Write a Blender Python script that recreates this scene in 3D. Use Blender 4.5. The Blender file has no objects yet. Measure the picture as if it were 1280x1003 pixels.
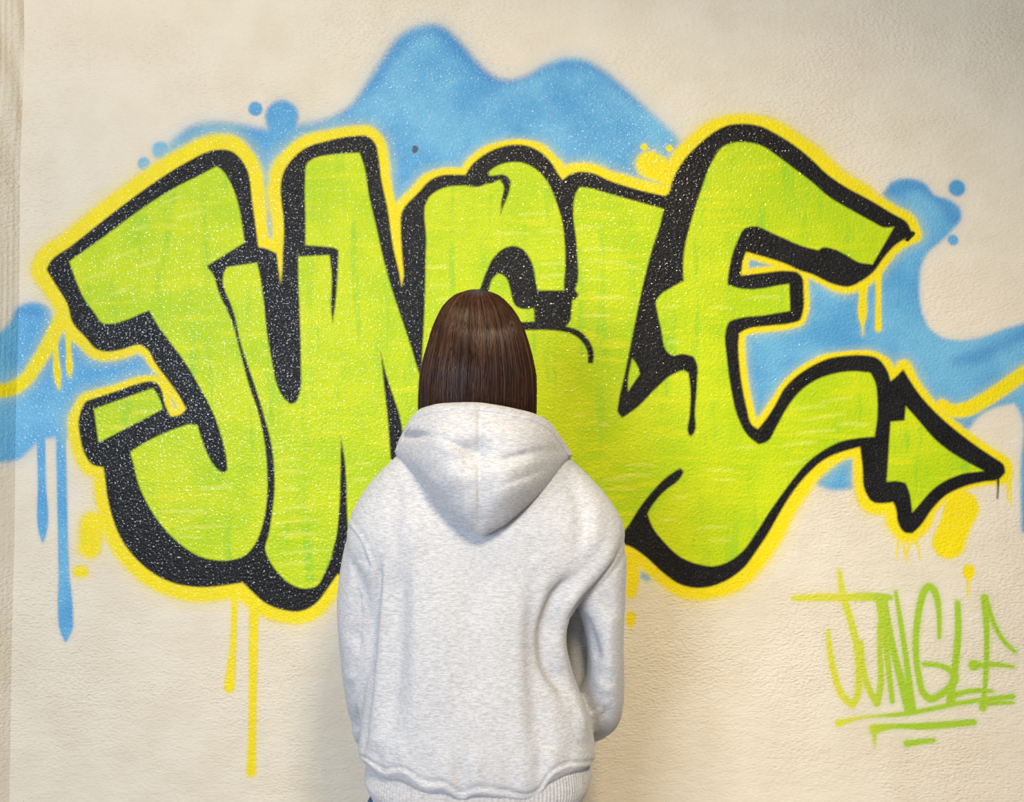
import bpy, math, random
import numpy as np
from mathutils import Vector

rng = np.random.default_rng(7)
random.seed(7)
scene = bpy.context.scene
COL = scene.collection

def lin(r, g, b):
    f = lambda c: (c / 12.92) if c <= 0.04045 else ((c + 0.055) / 1.055) ** 2.4
    return (f(r / 255.0), f(g / 255.0), f(b / 255.0), 1.0)

# ------------------------------------------------------------------ camera
F = 1200.0            # focal length in pixels of a 1280 px wide frame
DW = 2.25             # camera to wall, metres
CZ = 1.42             # camera height
S = DW / F            # metres per mural unit on the wall (mural drawn on a 1280 x 1003 layout)
cam = bpy.data.cameras.new('camera')
cam.sensor_fit = 'HORIZONTAL'
cam.sensor_width = 36.0
cam.lens = 36.0 * F / 1280.0
cam.clip_start = 0.02
camo = bpy.data.objects.new('camera', cam)
COL.objects.link(camo)
camo.location = (0, -DW, CZ)
camo.rotation_euler = (math.pi / 2, 0, 0)
scene.camera = camo

# ------------------------------------------------------------------ light
scene.view_settings.view_transform = 'Standard'
scene.view_settings.look = 'None'
scene.view_settings.exposure = 0.0
scene.view_settings.gamma = 1.0
scene.view_settings.use_curve_mapping = False

world = bpy.data.worlds.new('world')
scene.world = world
world.use_nodes = True
bg = world.node_tree.nodes['Background']
bg.inputs['Color'].default_value = (1.0, 0.96, 0.91, 1)
bg.inputs['Strength'].default_value = 0.24

def area(name, loc, target, sx, sy, power, color, spread=math.pi):
    l = bpy.data.lights.new(name, 'AREA')
    l.shape = 'RECTANGLE'
    l.size = sx
    l.size_y = sy
    l.energy = power
    l.color = color
    l.spread = spread
    o = bpy.data.objects.new(name, l)
    COL.objects.link(o)
    o.location = loc
    d = Vector(target) - Vector(loc)
    o.rotation_euler = d.to_track_quat('-Z', 'Y').to_euler()
    return o

# daylight from the window behind the camera, to its left
area('window_left_offscreen', (-1.85, -4.1, 1.65), (-0.05, 0, 1.0), 1.6, 1.4, 122, (0.76, 0.86, 1.0))
# warm ceiling downlights of the room
area('ceiling_lamp_left_offscreen', (-0.62, -1.35, 2.95), (-0.5, -0.1, 1.2), 0.45, 0.45, 12.5, (1.0, 0.82, 0.52))
area('ceiling_lamp_right_offscreen', (0.45, -2.6, 2.85), (0.5, 0, 0.25), 0.45, 0.45, 15, (1.0, 0.84, 0.59), math.radians(74))

# ------------------------------------------------------------------ helpers
def mesh_np(name, verts, faces, smooth=True):
    """faces: (n,k) int array or list of such arrays (tris / quads)"""
    if not isinstance(faces, (list, tuple)):
        faces = [faces]
    faces = [np.asarray(f, dtype=np.int32) for f in faces if len(f)]
    me = bpy.data.meshes.new(name)
    verts = np.asarray(verts, dtype=np.float32)
    me.vertices.add(len(verts))
    me.vertices.foreach_set('co', verts.ravel())
    loops = np.concatenate([f.ravel() for f in faces])
    sizes = np.concatenate([np.full(len(f), f.shape[1], dtype=np.int32) for f in faces])
    starts = np.concatenate([[0], np.cumsum(sizes)[:-1]]).astype(np.int32)
    me.loops.add(len(loops))
    me.loops.foreach_set('vertex_index', loops)
    me.polygons.add(len(sizes))
    me.polygons.foreach_set('loop_start', starts)
    me.polygons.foreach_set('use_smooth', np.full(len(sizes), smooth, dtype=bool))
    me.update(calc_edges=True)
    me.validate()
    return me

def add_attr(me, name, arr):
    a = me.attributes.new(name, 'FLOAT', 'POINT')
    a.data.foreach_set('value', np.asarray(arr, dtype=np.float32).ravel())

def obj(name, me, mat=None, parent=None, **props):
    o = bpy.data.objects.new(name, me)
    COL.objects.link(o)
    if mat is not None and me is not None:
        me.materials.append(mat)
    if parent is not None:
        o.parent = parent
    for k, v in props.items():
        o[k] = v
    return o

class NB:
    """small node builder"""
    def __init__(self, name):
        self.mat = bpy.data.materials.new(name)
        self.mat.use_nodes = True
        self.nt = self.mat.node_tree
        self.bsdf = self.nt.nodes['Principled BSDF']
        self.tc = None
    def n(self, t, **kw):
        nd = self.nt.nodes.new(t)
        for k, v in kw.items():
            setattr(nd, k, v)
        return nd
    def link(self, a, b):
        self.nt.links.new(a, b)
    def put(self, sock, v):
        if hasattr(v, 'is_linked') or isinstance(v, bpy.types.NodeSocket):
            self.link(v, sock)
        else:
            sock.default_value = v
    def coord(self, scale=(1, 1, 1), rot=(0, 0, 0)):
        if self.tc is None:
            self.tc = self.n('ShaderNodeTexCoord')
        m = self.n('ShaderNodeMapping')
        m.inputs['Scale'].default_value = scale
        m.inputs['Rotation'].default_value = rot
        self.link(self.tc.outputs['Object'], m.inputs['Vector'])
        return m.outputs['Vector']
    def noise(self, scale, detail=2, rough=0.5, vec=None, dist=0.0):
        nd = self.n('ShaderNodeTexNoise')
        nd.inputs['Scale'].default_value = scale
        nd.inputs['Detail'].default_value = detail
        nd.inputs['Roughness'].default_value = rough
        nd.inputs['Distortion'].default_value = dist
        self.link(vec if vec is not None else self.coord(), nd.inputs['Vector'])
        return nd.outputs['Fac']
    def math(self, op, a, b=0.0, clamp=False):
        nd = self.n('ShaderNodeMath', operation=op, use_clamp=clamp)
        self.put(nd.inputs[0], a)
        self.put(nd.inputs[1], b)
        return nd.outputs[0]
    def ramp(self, v, lo, hi, a=0.0, b=1.0, kind='SMOOTHSTEP'):
        nd = self.n('ShaderNodeMapRange', interpolation_type=kind)
        self.put(nd.inputs['Value'], v)
        nd.inputs['From Min'].default_value = lo
        nd.inputs['From Max'].default_value = hi
        nd.inputs['To Min'].default_value = a
        nd.inputs['To Max'].default_value = b
        return nd.outputs['Result']
    def mix(self, fac, a, b):
        nd = self.n('ShaderNodeMix', data_type='RGBA')
        self.put(nd.inputs[0], fac)
        self.put(nd.inputs[6], a)
        self.put(nd.inputs[7], b)
        return nd.outputs[2]
    def mixf(self, fac, a, b):
        nd = self.n('ShaderNodeMix', data_type='FLOAT')
        self.put(nd.inputs[0], fac)
        self.put(nd.inputs[2], a)
        self.put(nd.inputs[3], b)
        return nd.outputs[0]
    def attr(self, name):
        nd = self.n('ShaderNodeAttribute', attribute_name=name)
        return nd.outputs['Fac']
    def bump(self, height, strength, dist, normal=None):
        nd = self.n('ShaderNodeBump')
        nd.inputs['Strength'].default_value = strength
        nd.inputs['Distance'].default_value = dist
        self.link(height, nd.inputs['Height'])
        if normal is not None:
            self.link(normal, nd.inputs['Normal'])
        return nd.outputs['Normal']

# ------------------------------------------------------------------ mural drawing, in layout units
BLACK = [(58,337),(63,327),(87,309),(144,264),(196,226),(232,203.5),(273,187),(289,189),(302,200),(310,215),(315,249),(320,285),(323,309),(333,311),(346,317),(348,335),(351,355),(353,335),(353.5,315),(354.7,299.5),(354,270),(351,245),(351,230),(356,212),(367,197),(384.6,183.6),(404.5,177.4),(444.4,170),(459.4,170.4),(469.3,180),(473,195),(476.8,224.8),(484.3,259.6),(491.7,309.5),(499.2,342),(502,358),(504.5,344.4),(503,324.4),(501,289.5),(502,266),(524,239.7),(537,226),(546,221),(582,218.5),(586,211),(599.6,197.3),(619.5,186.1),(639.5,181.1),(659.4,182.4),(676.9,191.1),(689.3,203.6),(699.3,219.8),(703.3,225),(711.7,218.5),(721.7,215.3),(739,216.2),(762.9,226.3),(793.6,236.2),(831,245),(835.3,241.7),(840,227),(855,200),(874,180),(892.7,165),(908.8,157),(927.7,154.8),(952,158.3),(970.7,167.7),(997.7,185.2),(1013.8,198.6),(1035.3,218.8),(1056.9,233.6),(1089.2,251.1),(1116,267.3),(1133.6,278),(1141,294),(1120,306),(1105,322),(1091.9,340),(1078.4,350.7),(1059.6,358.8),(1043.4,356),(1013.8,342.6),(997.7,337.6),(986.9,332.2),(960,322.8),(933,315.2),(930,322),(926,344.5),(952,341.5),(985.2,338.8),(997.2,340.8),(1003.2,348),(1004.4,361),(1003.2,392),(999.6,400.6),(990,404),(959,407.7),(931.4,412.5),(924.2,417),(923,430.5),(924.2,454.4),(927.8,483),(933.8,511.8),(939.8,531),(947,536.5),(954,528.5),(968.5,507),(980.5,485.5),(994.8,471),(1014,458),(1035.5,448.4),(1057,444.8),(1081,444.3),(1095.3,447.2),(1110,465.4),(1113.2,476.5),(1121,470),(1129,461.5),(1137,475),(1150,494),(1172,518),(1197.7,540.3),(1223.2,559.4),(1242.3,572.2),(1255,581.8),(1256.7,591.3),(1248.7,599.3),(1229.6,602.5),(1204,609),(1181.8,620),(1165.8,636),(1150,658.3),(1140.3,667.2),(1130.7,666),(1122.8,655),(1119.6,636),(1116.4,628),(1105,629.5),(1091,628),(1081.3,614.6),(1078,585),(1075,559),(1067.5,561),(1050,566),(1030,575),(1012.5,590),(995,610),(980,632.5),(960,667.5),(945,690),(930,710),(910,725),(887.5,733.8),(870,735.5),(850,731),(830,717.5),(805,695),(785,682.5),(760,680),(720,705),(670,728),(610,735),(560,722),(510,728),(470,745),(440,728),(422.2,718),(410.4,735),(392.6,756.7),(374.7,764.7),(356.9,763.5),(333.2,755.2),(312.4,737.4),(303.5,728.5),(285.7,731.4),(250,734.4),(214.4,728.5),(190.6,716.6),(169.9,698.8),(152,675),(140,645.3),(134.2,621.6),(131.5,600),(129.4,584.5),(115,581),(105.5,566.6),(99.5,542.7),(98.3,526),(103,509.2),(107.8,502),(117,498.5),(146,489),(174.8,479.3),(189.2,476.9),(196.4,479.3),(201,485.3),(206,504.4),(213,521),(225,518.8),(232.7,511.6),(225,497.2),(208.3,473.3),(194,454.2),(184.4,437.4),(174.8,431.4),(155.7,436.2),(131.8,439.8),(119.8,436.2),(107.8,423),(91,404),(84,380),(70,357)]

GREEN = {
 'J': [[(86.7,327),(130.8,295.6),(180,259.3),(221.5,233.4),(247.5,220.4),(270.8,208),(277.3,212.6),(289,230.8),(296.7,251.5),(302,277.4),(305.8,303.4),(285,316),(258,333),(265.6,342.3),(273.4,365.6),(288.5,398.7),(300.6,442.5),(312.6,486.4),(321,510),(331.5,559.4),(334,590.5),(334,620),(328.7,654),(318.3,681),(306.4,694.3),(288.6,700.2),(267.8,700.2),(250,695.8),(226.3,681),(202.5,657.2),(184.7,630.5),(172.8,603.8),(166.9,580),(162.9,565.4),(179.6,554.6),(203.5,542.7),(225,534.3),(237,530.7),(246.6,532),(251.4,547.5),(258.6,566.6),(270.5,585.7),(279,592.4),(283.7,588),(283.7,578.6),(280,557),(273,533),(263.3,509),(249,483),(232.2,454.2),(213,428),(194,401.5),(186.8,388.4),(179.6,390.8),(160.5,399),(136.6,405),(128.2,404),(117.4,389.6),(110,381),(97,355.3)],
       [(117.4,511.6),(191.6,485.3),(199,498),(203.5,511.6),(123.4,553.4)]],
 'UN': [[(279.7,341.7),(284,334),(321.4,328.5),(324.7,343.9),(329,372.4),(334.5,422.8),(341,457.9),(345.5,479.8),(354.3,497.3),(363,505.7),(370.7,502.8),(375,490.7),(376.2,453.5),(375,398.7),(373,343.9),(373,312),(382,306),(382,269.6),(381.6,224.8),(384.6,203.6),(392,198.6),(419.5,192.9),(449.4,191),(455.6,209.8),(460.6,242.2),(469.3,279.6),(479.3,324.4),(489.2,360),(503.4,403),(514.3,436),(522,462),(535,500),(545,560),(545,640),(520,700),(480,720),(440,705),(424,700),(413.3,699),(405.9,716.6),(395.5,733),(380.7,736),(362.9,730),(348,716.6),(336,698.8),(331.7,686.9),(336,669),(340.6,639.4),(343.5,609.7),(342.3,578.6),(338.7,552),(330,519),(323.6,497.3),(312.6,464.4),(301.7,431.5),(292.9,392)]],
 'G': [[(536,247.2),(539.8,243.4),(552.3,236),(579.7,232.2),(599.6,233.5),(612,227),(611,215),(619.5,208.6),(634.5,203.6),(652,203.6),(666.9,209.8),(679.4,221),(689.3,237.2),(696.8,257.2),(702.5,277),(705.8,304.5),(706.5,334.4),(705.5,364),(712,380),(770,430),(765,600),(745,690),(700,708),(560,705),(532,600),(527,470),(530.8,388),(533,300)]],
 'L': [[(724.5,234),(732,234.7),(763,242.8),(798,252.7),(829.8,261.4),(824.3,283.4),(815.5,309.7),(806.7,342.6),(800,372),(795.6,393.7),(787.8,432.6),(780,471.5),(772.7,505),(772,515.6),(777.4,522.8),(775,560),(745,690),(700,705),(690,440),(712,372),(719,362.4),(721.6,318.5),(720,296.5),(716.8,270),(720,241.7)],
       [(790.4,448),(796.9,458.5),(799.5,467.6),(785,489.6),(785.2,474)]],
 'E': [[(820,378),(826.7,367.8),(837,361.3),(848.4,354.7),(854.6,351.4),(854,331.6),(856,309.7),(863,280.7),(876.5,237.7),(890,202.7),(903.4,183.8),(917,178.5),(933,177.9),(952,182.5),(970.7,194.6),(992.3,210.8),(1013.8,227),(1035.3,245.7),(1062.3,262),(1089.2,276.7),(1105.3,284.8),(1117.4,284),(1105.3,305),(1090.5,330.5),(1073,327.8),(1056.9,318.4),(1040.7,311),(1027.3,309.8),(1023.2,313),(1003,307.7),(970.7,294),(938.4,283),(930.4,286),(922.3,299.6),(910,345.3),(909,356),(925.4,361),(986.4,355),(987.6,388.6),(951.8,394.6),(923,398),(911,403),(907.5,411.3),(908.7,449.6),(913.5,485.5),(921.9,521.3),(935,545.3),(948.2,556),(959,552.4),(970.9,533.3),(982.8,511.8),(999.6,490),(1018.7,476),(1042.6,467.5),(1066.6,464.4),(1088,466.3),(1094,478.3),(1096.5,497.4),(1096.5,521.3),(1093,546),(1075,547.5),(1050,552.5),(1030,562.5),(1010,577.5),(992.5,597.5),(977.5,617.5),(960,642.5),(942.5,670),(927.5,690),(910,702.5),(892.5,708),(875,706),(852.5,697.5),(830,677.5),(815,657.5),(809.5,642.5),(815,632.5),(830,615),(852.5,595),(854.5,588.8),(850,585.5),(835,595),(815,615),(797.5,637.5),(785,657.5),(765,680),(735,690),(740,540),(777.4,522.8),(795.6,510.4),(821.5,484.4),(842,467.6),(855,463.7),(860.4,466.3),(863,489.6),(861.7,520.7),(860,541.5),(863,546.7),(867.6,541.5),(868.7,515.6),(871.5,476.7),(871.5,456),(866.9,445.6),(852.6,442.4),(839.6,444.3),(834.5,440.4),(826.7,411.9),(821.5,388.5)]],
 'arrow': [[(1132.3,508.4),(1130.7,526),(1113.2,527.6),(1111.6,553),(1108.4,602.5),(1121,601.5),(1132.3,604),(1137,616.8),(1140.3,640.8),(1150,629.6),(1165.8,612),(1185,599.3),(1204,592.3),(1229.6,589),(1207.3,577),(1191.3,567.4),(1169,550),(1146.7,524.4)]],
}
# black drawn over the green
INK = [
 [(372,306),(411,309),(418,310),(423.3,313),(422,344),(419,383),(415.7,404),(414,387.7),(414.6,344),(412,319),(372,321)],
 [(426,547),(430.3,569.3),(433,602.8),(434,640),(440,720),(412,720),(415,692),(420.5,669.8),(423.9,636.3),(425.5,591.7)],
 [(476,440),(483.6,471),(492.4,497.3),(498.7,516.3),(503,536),(510,640),(495,640),(487.5,563.8),(484.7,524.7),(479.2,475.4)],
 [(606,219),(612,219.8),(632,219.3),(637.5,224.8),(637,237.2),(630.8,254.7),(625,269.6),(627,249.7),(629.5,232.2),(624.5,224.8),(614.6,229.2),(606,230)],
 # mouth of the G with the bar under it
 [(599.6,361.8),(607,341.9),(617,322),(629.5,310.7),(642,307.5),(652,310.7),(661.9,322),(666.9,334.4),(669.4,349.3),(672,363),(706,363),(719,362.4),(723.4,369),(719,374.6),(715.7,375.5),(714.6,384.3),(711.3,404),(707.4,408),(723,413),(733.3,422),(739.8,432.6),(742.4,445.6),(741,454.6),(734.6,454.6),(734.6,443),(729.4,430),(720.4,421),(707.4,415.7),(686.7,413),(660.7,413),(640,413),(640,403),(668,402),(667.4,385.4),(653,386.5),(645,383),(641,376),(639,368),(637,359.3),(630.8,345.6),(623.3,341.9),(617,346.9),(610.8,363),(606,380),(592,380)],
]
BLUE = [
 ('blue_patch', 7, [(205,195),(210,183),(225,168),(245,157),(272,154),(300,156.5),(325,161),(345,162),(375,157),(411,148.4),(438,133),(457.7,105.5),(481,70.3),(500.6,45),(524,33),(551.4,33),(571,48.8),(594.4,76),(614,93.8),(633.4,100.8),(653,96.9),(684,80),(703.8,73.4),(727,74),(750.6,86),(782,111.3),(813,140.6),(848,175.8),(862,200),(845,240),(700,262),(510,292),(490,330),(370,260),(352,318),(320,300),(300,240),(260,225)]),
 ('blue_patch', 4, [(-260,400),(-20,421),(0,417),(12,405),(21,386),(33,380),(48,379),(60,385),(66,400),(95,420),(130,438),(200,445),(225,505),(215,515),(200,500),(100,515),(83,549),(69,547),(48,552),(36,563),(21,575),(0,577),(-260,590)]),
 ('blue_patch', 3.5, [(1104.7,241.9),(1115.8,228),(1135.4,223.7),(1155,229.3),(1168.9,244.7),(1185.6,250),(1199.6,261.4),(1201,272.6),(1191,286.5),(1177.3,300.5),(1160.5,314.5),(1150.7,334),(1148.8,356),(1150.7,384),(1160.5,409.4),(1177,422),(1199.6,426),(1227.5,422),(1255.4,412),(1280,405),(1340,388),(1385,386),(1418,410),(1426,460),(1408,525),(1370,572),(1330,602),(1300,655),(1285,668),(1278,664),(1276,590),(1274,512),(1268,503.6),(1242,510),(1223,521),(1205,540),(1180,540),(1120,480),(1090,450),(1060,500),(1000,520),(945,545),(915,480),(915,330),(940,300),(1000,330),(1090,300),(1115,270)]),
 ('blue_patch', 4, [(1012,572),(1066,558),(1066,610),(1040,612),(1022,606)]),
]
# strokes: list of (x, y, half width), softness
BLUE_ST = [
 ('paint_drip', 1.6, [(51,540,5.2),(52.5,610,5),(53.4,652,6.5),(53.4,664,5),(53.4,677,1)]),
 ('paint_drip', 1.8, [(76,540,6),(78,640,6),(80,720,6.5),(82,770,9),(82.5,785,8),(82,801,1.5)]),
 ('paint_dot', 4, [(352.5,146,20),(352.5,165,17)]),
 ('paint_dot', 1.8, [(319,136,8.2),(319.5,136.5,8.2)]),
 ('paint_dot', 3, [(201,188,10.5),(203,189,10.5)]),
 ('paint_dot', 1.8, [(180,204.5,7.5),(180.3,205,7.5)]),
 ('paint_dot', 2.2, [(1196,235,9.8),(1196.5,235.5,9.8)]),
 ('paint_dot', 1.8, [(1191,300,6.2),(1191.4,300.4,6.2)]),
 ('paint_dot', 3, [(805,720,4),(809,722,4)]),
]
YELLOW_ST = [
 ('paint_band', 3.5, [(-200,505,9),(-40,489,9),(0,489,8.5),(14,487,8.5),(31,476,8.5),(45.5,456,8.5),(60,432,9),(74,405.5,10),(82,395,12)]),
 ('paint_drip', 1.6, [(68,415,4),(70,445,3.4),(72,470,4.4),(74,486,1.2)]),
 ('paint_drip', 1.6, [(85,405,4),(86,440,3),(87,462,3.6),(87,471,1)]),
 ('paint_drip', 2, [(293.6,742,4),(291,813,3.6),(288,845,5.5),(286.5,860,6)]),
 ('paint_drip', 2, [(317.6,752,6),(316.5,833,4.8),(315,930,4.6),(314,966,5.6)]),
 ('paint_drip', 1.4, [(1079,352,6),(1078.5,370,5),(1078,398,4.4),(1078.2,406,1.8),(1078.6,419,0.7)]),
 ('paint_drip', 1.4, [(1098,335,4.5),(1098,360,3.2),(1097.7,411,3.8)]),
 ('paint_dot', 5, [(116,656,16),(112,684,14)]),
 ('paint_dot', 3, [(99,715,7),(103,715,7)]),
 ('paint_dot', 2.5, [(1202,636,21.5),(1194,656,19),(1186,678,20.5)]),
 ('paint_dot', 1.6, [(1211,713,7),(1211,718,6.4)]),
 ('paint_drip', 1.2, [(1211,722,2),(1210.5,735,1.2),(1209.7,747,0.5)]),
 ('paint_band', 3, [(1392,428,5),(1375,430,9),(1330,440,9),(1280,467,9),(1255,484.5,9),(1229.6,501,9),(1207,512,9),(1188,513,8),(1177,506,7)]),
 ('paint_dot', 4, [(812,206,17),(824,212,16)]),
 ('paint_dot', 1.4, [(805,183.6,4),(805.2,184,4)]),
 ('paint_drip', 1, [(805,186,1),(805,200,1)]),
 ('paint_dot', 1.4, [(836.6,185.5,4),(836.8,185.8,4)]),
 ('paint_drip', 2.2, [(790,700,8),(791,730,7),(789,742,6)]),
 ('paint_dot', 1.8, [(788.5,771,5.5),(788.5,778,5)]),
 ('paint_drip', 1, [(788.5,780,1.5),(788.5,790,0.6)]),
 ('paint_drip', 1.1, [(1205.7,586,1.2),(1205.7,622,1)]),
 ('paint_drip', 1, [(1124,676,1.4),(1121,690,1),(1121.5,702,0.4)]),
 ('paint_drip', 1, [(1130,678,1.4),(1131,692,1),(1134,705,0.4)]),
 ('paint_drip', 1, [(1139,678,1.4),(1135,690,1),(1133,700,0.4)]),
 ('paint_drip', 1, [(1144,676,1.4),(1149,688,1),(1150,701,0.4)]),
 ('paint_drip', 1, [(1259,600,1.6),(1260,628,0.6)]),
 ('paint_drip', 1, [(1263,600,1.6),(1264,631,0.6)]),
]
BLACK_ST = [[(1247.5,598,1.8),(1247.5,612,1.3),(1246.8,623,1.3)],[(838,604,1.0),(839,617,0.6)],[(1141,292,3),(1134,300,2.5)]]
# how wide the yellow reaches beyond the black, at places along it
HALO = [(40,330,19),(120,260,19),(200,210,19),(273,180,19),(325,215,17),(338,300,14),(330,240,17),(345,230,14),(370,185,14),(444,160,12),(480,200,12),(490,280,12),(503,330,10),(520,235,10),(560,212,8),(600,190,8),(640,176,6),(690,195,9),(703,210,12),(740,207,11),(800,225,13),(838,205,16),(870,170,15),(927,148,12),(990,170,15),(1030,200,17),(1065,232,15),(1110,258,10),(1143,280,11),(1125,312,9),(1095,348,9),(1060,365,8),(1010,348,6),(965,335,7),(930,330,7),(1010,370,6),(1008,400,6),(950,415,7),(930,450,8),(940,510,8),(950,530,9),(980,480,6),(1010,455,6),(1060,440,5),(1095,440,6),(1112,460,9),(1130,455,11),(1150,485,9),(1180,520,8),(1220,552,8),(1262,590,9),(1230,612,4),(1180,628,5),(1150,668,10),(1130,676,11),(1112,640,14),(1090,640,14),(1068,600,11),(1060,568,10),(1025,585,14),(990,620,17),(960,680,19),(930,720,18),(870,745,15),(830,725,13),(800,700,14),(422,735,14),(380,775,15),(330,765,16),(300,740,18),(250,745,18),(190,728,17),(150,690,17),(125,620,15),(118,590,14),(100,575,13),(88,530,13),(100,505,10),(150,480,8),(195,470,7),(215,505,9),(205,460,8),(175,425,9),(150,445,11),(115,445,12),(90,410,15),(70,375,17)]
TAG = {
 'J': [[(992.6,748,3.2),(1020,747,4.2),(1060,747,4.6),(1100,746.5,4.5),(1113,747.5,3)],[(1049,713.5,2),(1053,741.4,4),(1063.7,777.7,4),(1071.5,811,4.2),(1073.5,842,4.2),(1071.5,869.8,4),(1065.5,882,3.8),(1055,872.6,4),(1042.8,842,3.8),(1037,811,3.2),(1035,789,2)]],
 'U': [[(1077,803,2.2),(1078,831,3.4),(1084.7,858.6,3.8),(1096,880,4),(1100.6,858.6,3.8),(1100,819.5,3.2),(1098.6,780.5,2.2)]],
 'N': [[(1100,748.4,6),(1107,805.6,4),(1111,840,3.4),(1115.4,877,3)],[(1102,750,7),(1110,785,5),(1119.5,825,4.2),(1136.3,886.5,6)],[(1140,888,5),(1132,819.5,3.4),(1126,780,3),(1119.5,740,2)]],
 'G': [[(1174,797,2.2),(1173.4,763.7,3.2),(1170.5,746,3.8),(1166,736.5,4.1),(1161,733.5,4.3),(1156,738,4.3),(1151.6,750,4.2),(1146.5,777.7,4),(1144.7,814,3.8),(1148.8,847.5,3.8),(1154.4,867,4),(1162.8,874,4.4),(1175.4,868.8,4.2),(1188,858.6,4.4),(1194,846,4.4),(1186.5,837.7,3.4),(1175.4,832.5,3),(1154.4,830.7,2.8)]],
 'L': [[(1197,754,3.4),(1197.7,786,4),(1193.5,836.3,4.4),(1189,868,5),(1188,879,5.5)],[(1188,872,4),(1203.3,866,3.2),(1220,863.6,3),(1241,864.8,1.8)]],
 'E': [[(1231,748,4.8),(1233.4,791.6,3.4),(1232.6,836.3,3.2),(1230,870,3),(1228.4,885,4.5)],[(1232.6,749.8,3),(1245,786,2.8),(1256,803,2.6),(1268.9,815.4,2)],[(1217,832,6.5),(1221,832,5)],[(1221,832,3.4),(1245,831,3),(1267.5,834,1.6)],[(1228,880,3),(1266,878.5,1.8)]],
 'underline': [[(1048.4,904.7,4.5),(1056,902,3.2),(1136,892,2.8),(1203,878.7,2.8),(1266,871,3.2)]],
 'underline2': [[(1093,912,6.5),(1102,910,4.5),(1160,908,4.4),(1217,903.3,3.6)],[(1093,916,3),(1093,934,0.6)]],
 'underline3': [[(1133.5,930,3.8),(1167,925.6,2.6)]],
}
DEEP = [[(1196,452,5),(1225,444,8),(1250,432,7),(1276,420,6),(1330,408,8)],[(22,388,3),(48,390,2)],[(430,140,3),(470,100,4),(505,52,4),(545,38,3),(585,72,4),(625,102,4),(690,84,3),(740,84,4),(800,132,4)],[(1112,240,6),(1140,232,6),(1180,256,5),(1192,272,6)]]

# ---- spline through drawn points: smooth where the line bends softly, sharp at corners
def curve_pts(P, closed=True, n=4, ang=48):
    P = np.array(P, dtype=float)
    N = len(P)
    out = []
    ca = math.cos(math.radians(ang))
    def tang(i):
        a, b, c = P[(i - 1) % N], P[i], P[(i + 1) % N]
        u, v = b - a, c - b
        lu, lv = np.linalg.norm(u[:2]) + 1e-6, np.linalg.norm(v[:2]) + 1e-6
        if np.dot(u[:2], v[:2]) / (lu * lv) < ca:
            return None
        t = u / lu * lv + v / lv * lu
        return t / (lu + lv)
    rngN = N if closed else N - 1
    for i in range(rngN):
        j = (i + 1) % N
        d = P[j] - P[i]
        L = np.linalg.norm(d[:2]) + 1e-6
        ti = tang(i) if (closed or i > 0) else None
        tj = tang(j) if (closed or j < N - 1) else None
        ti = d / L if ti is None else ti
        tj = d / L if tj is None else tj
        for k in range(n):
            s = k / n
            h00, h10, h01, h11 = 2*s**3-3*s**2+1, s**3-2*s**2+s, -2*s**3+3*s**2, s**3-s**2
            out.append(h00 * P[i] + h10 * L * ti + h01 * P[j] + h11 * L * tj)
    if not closed:
        out.append(P[-1])
    return np.array(out)

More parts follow.
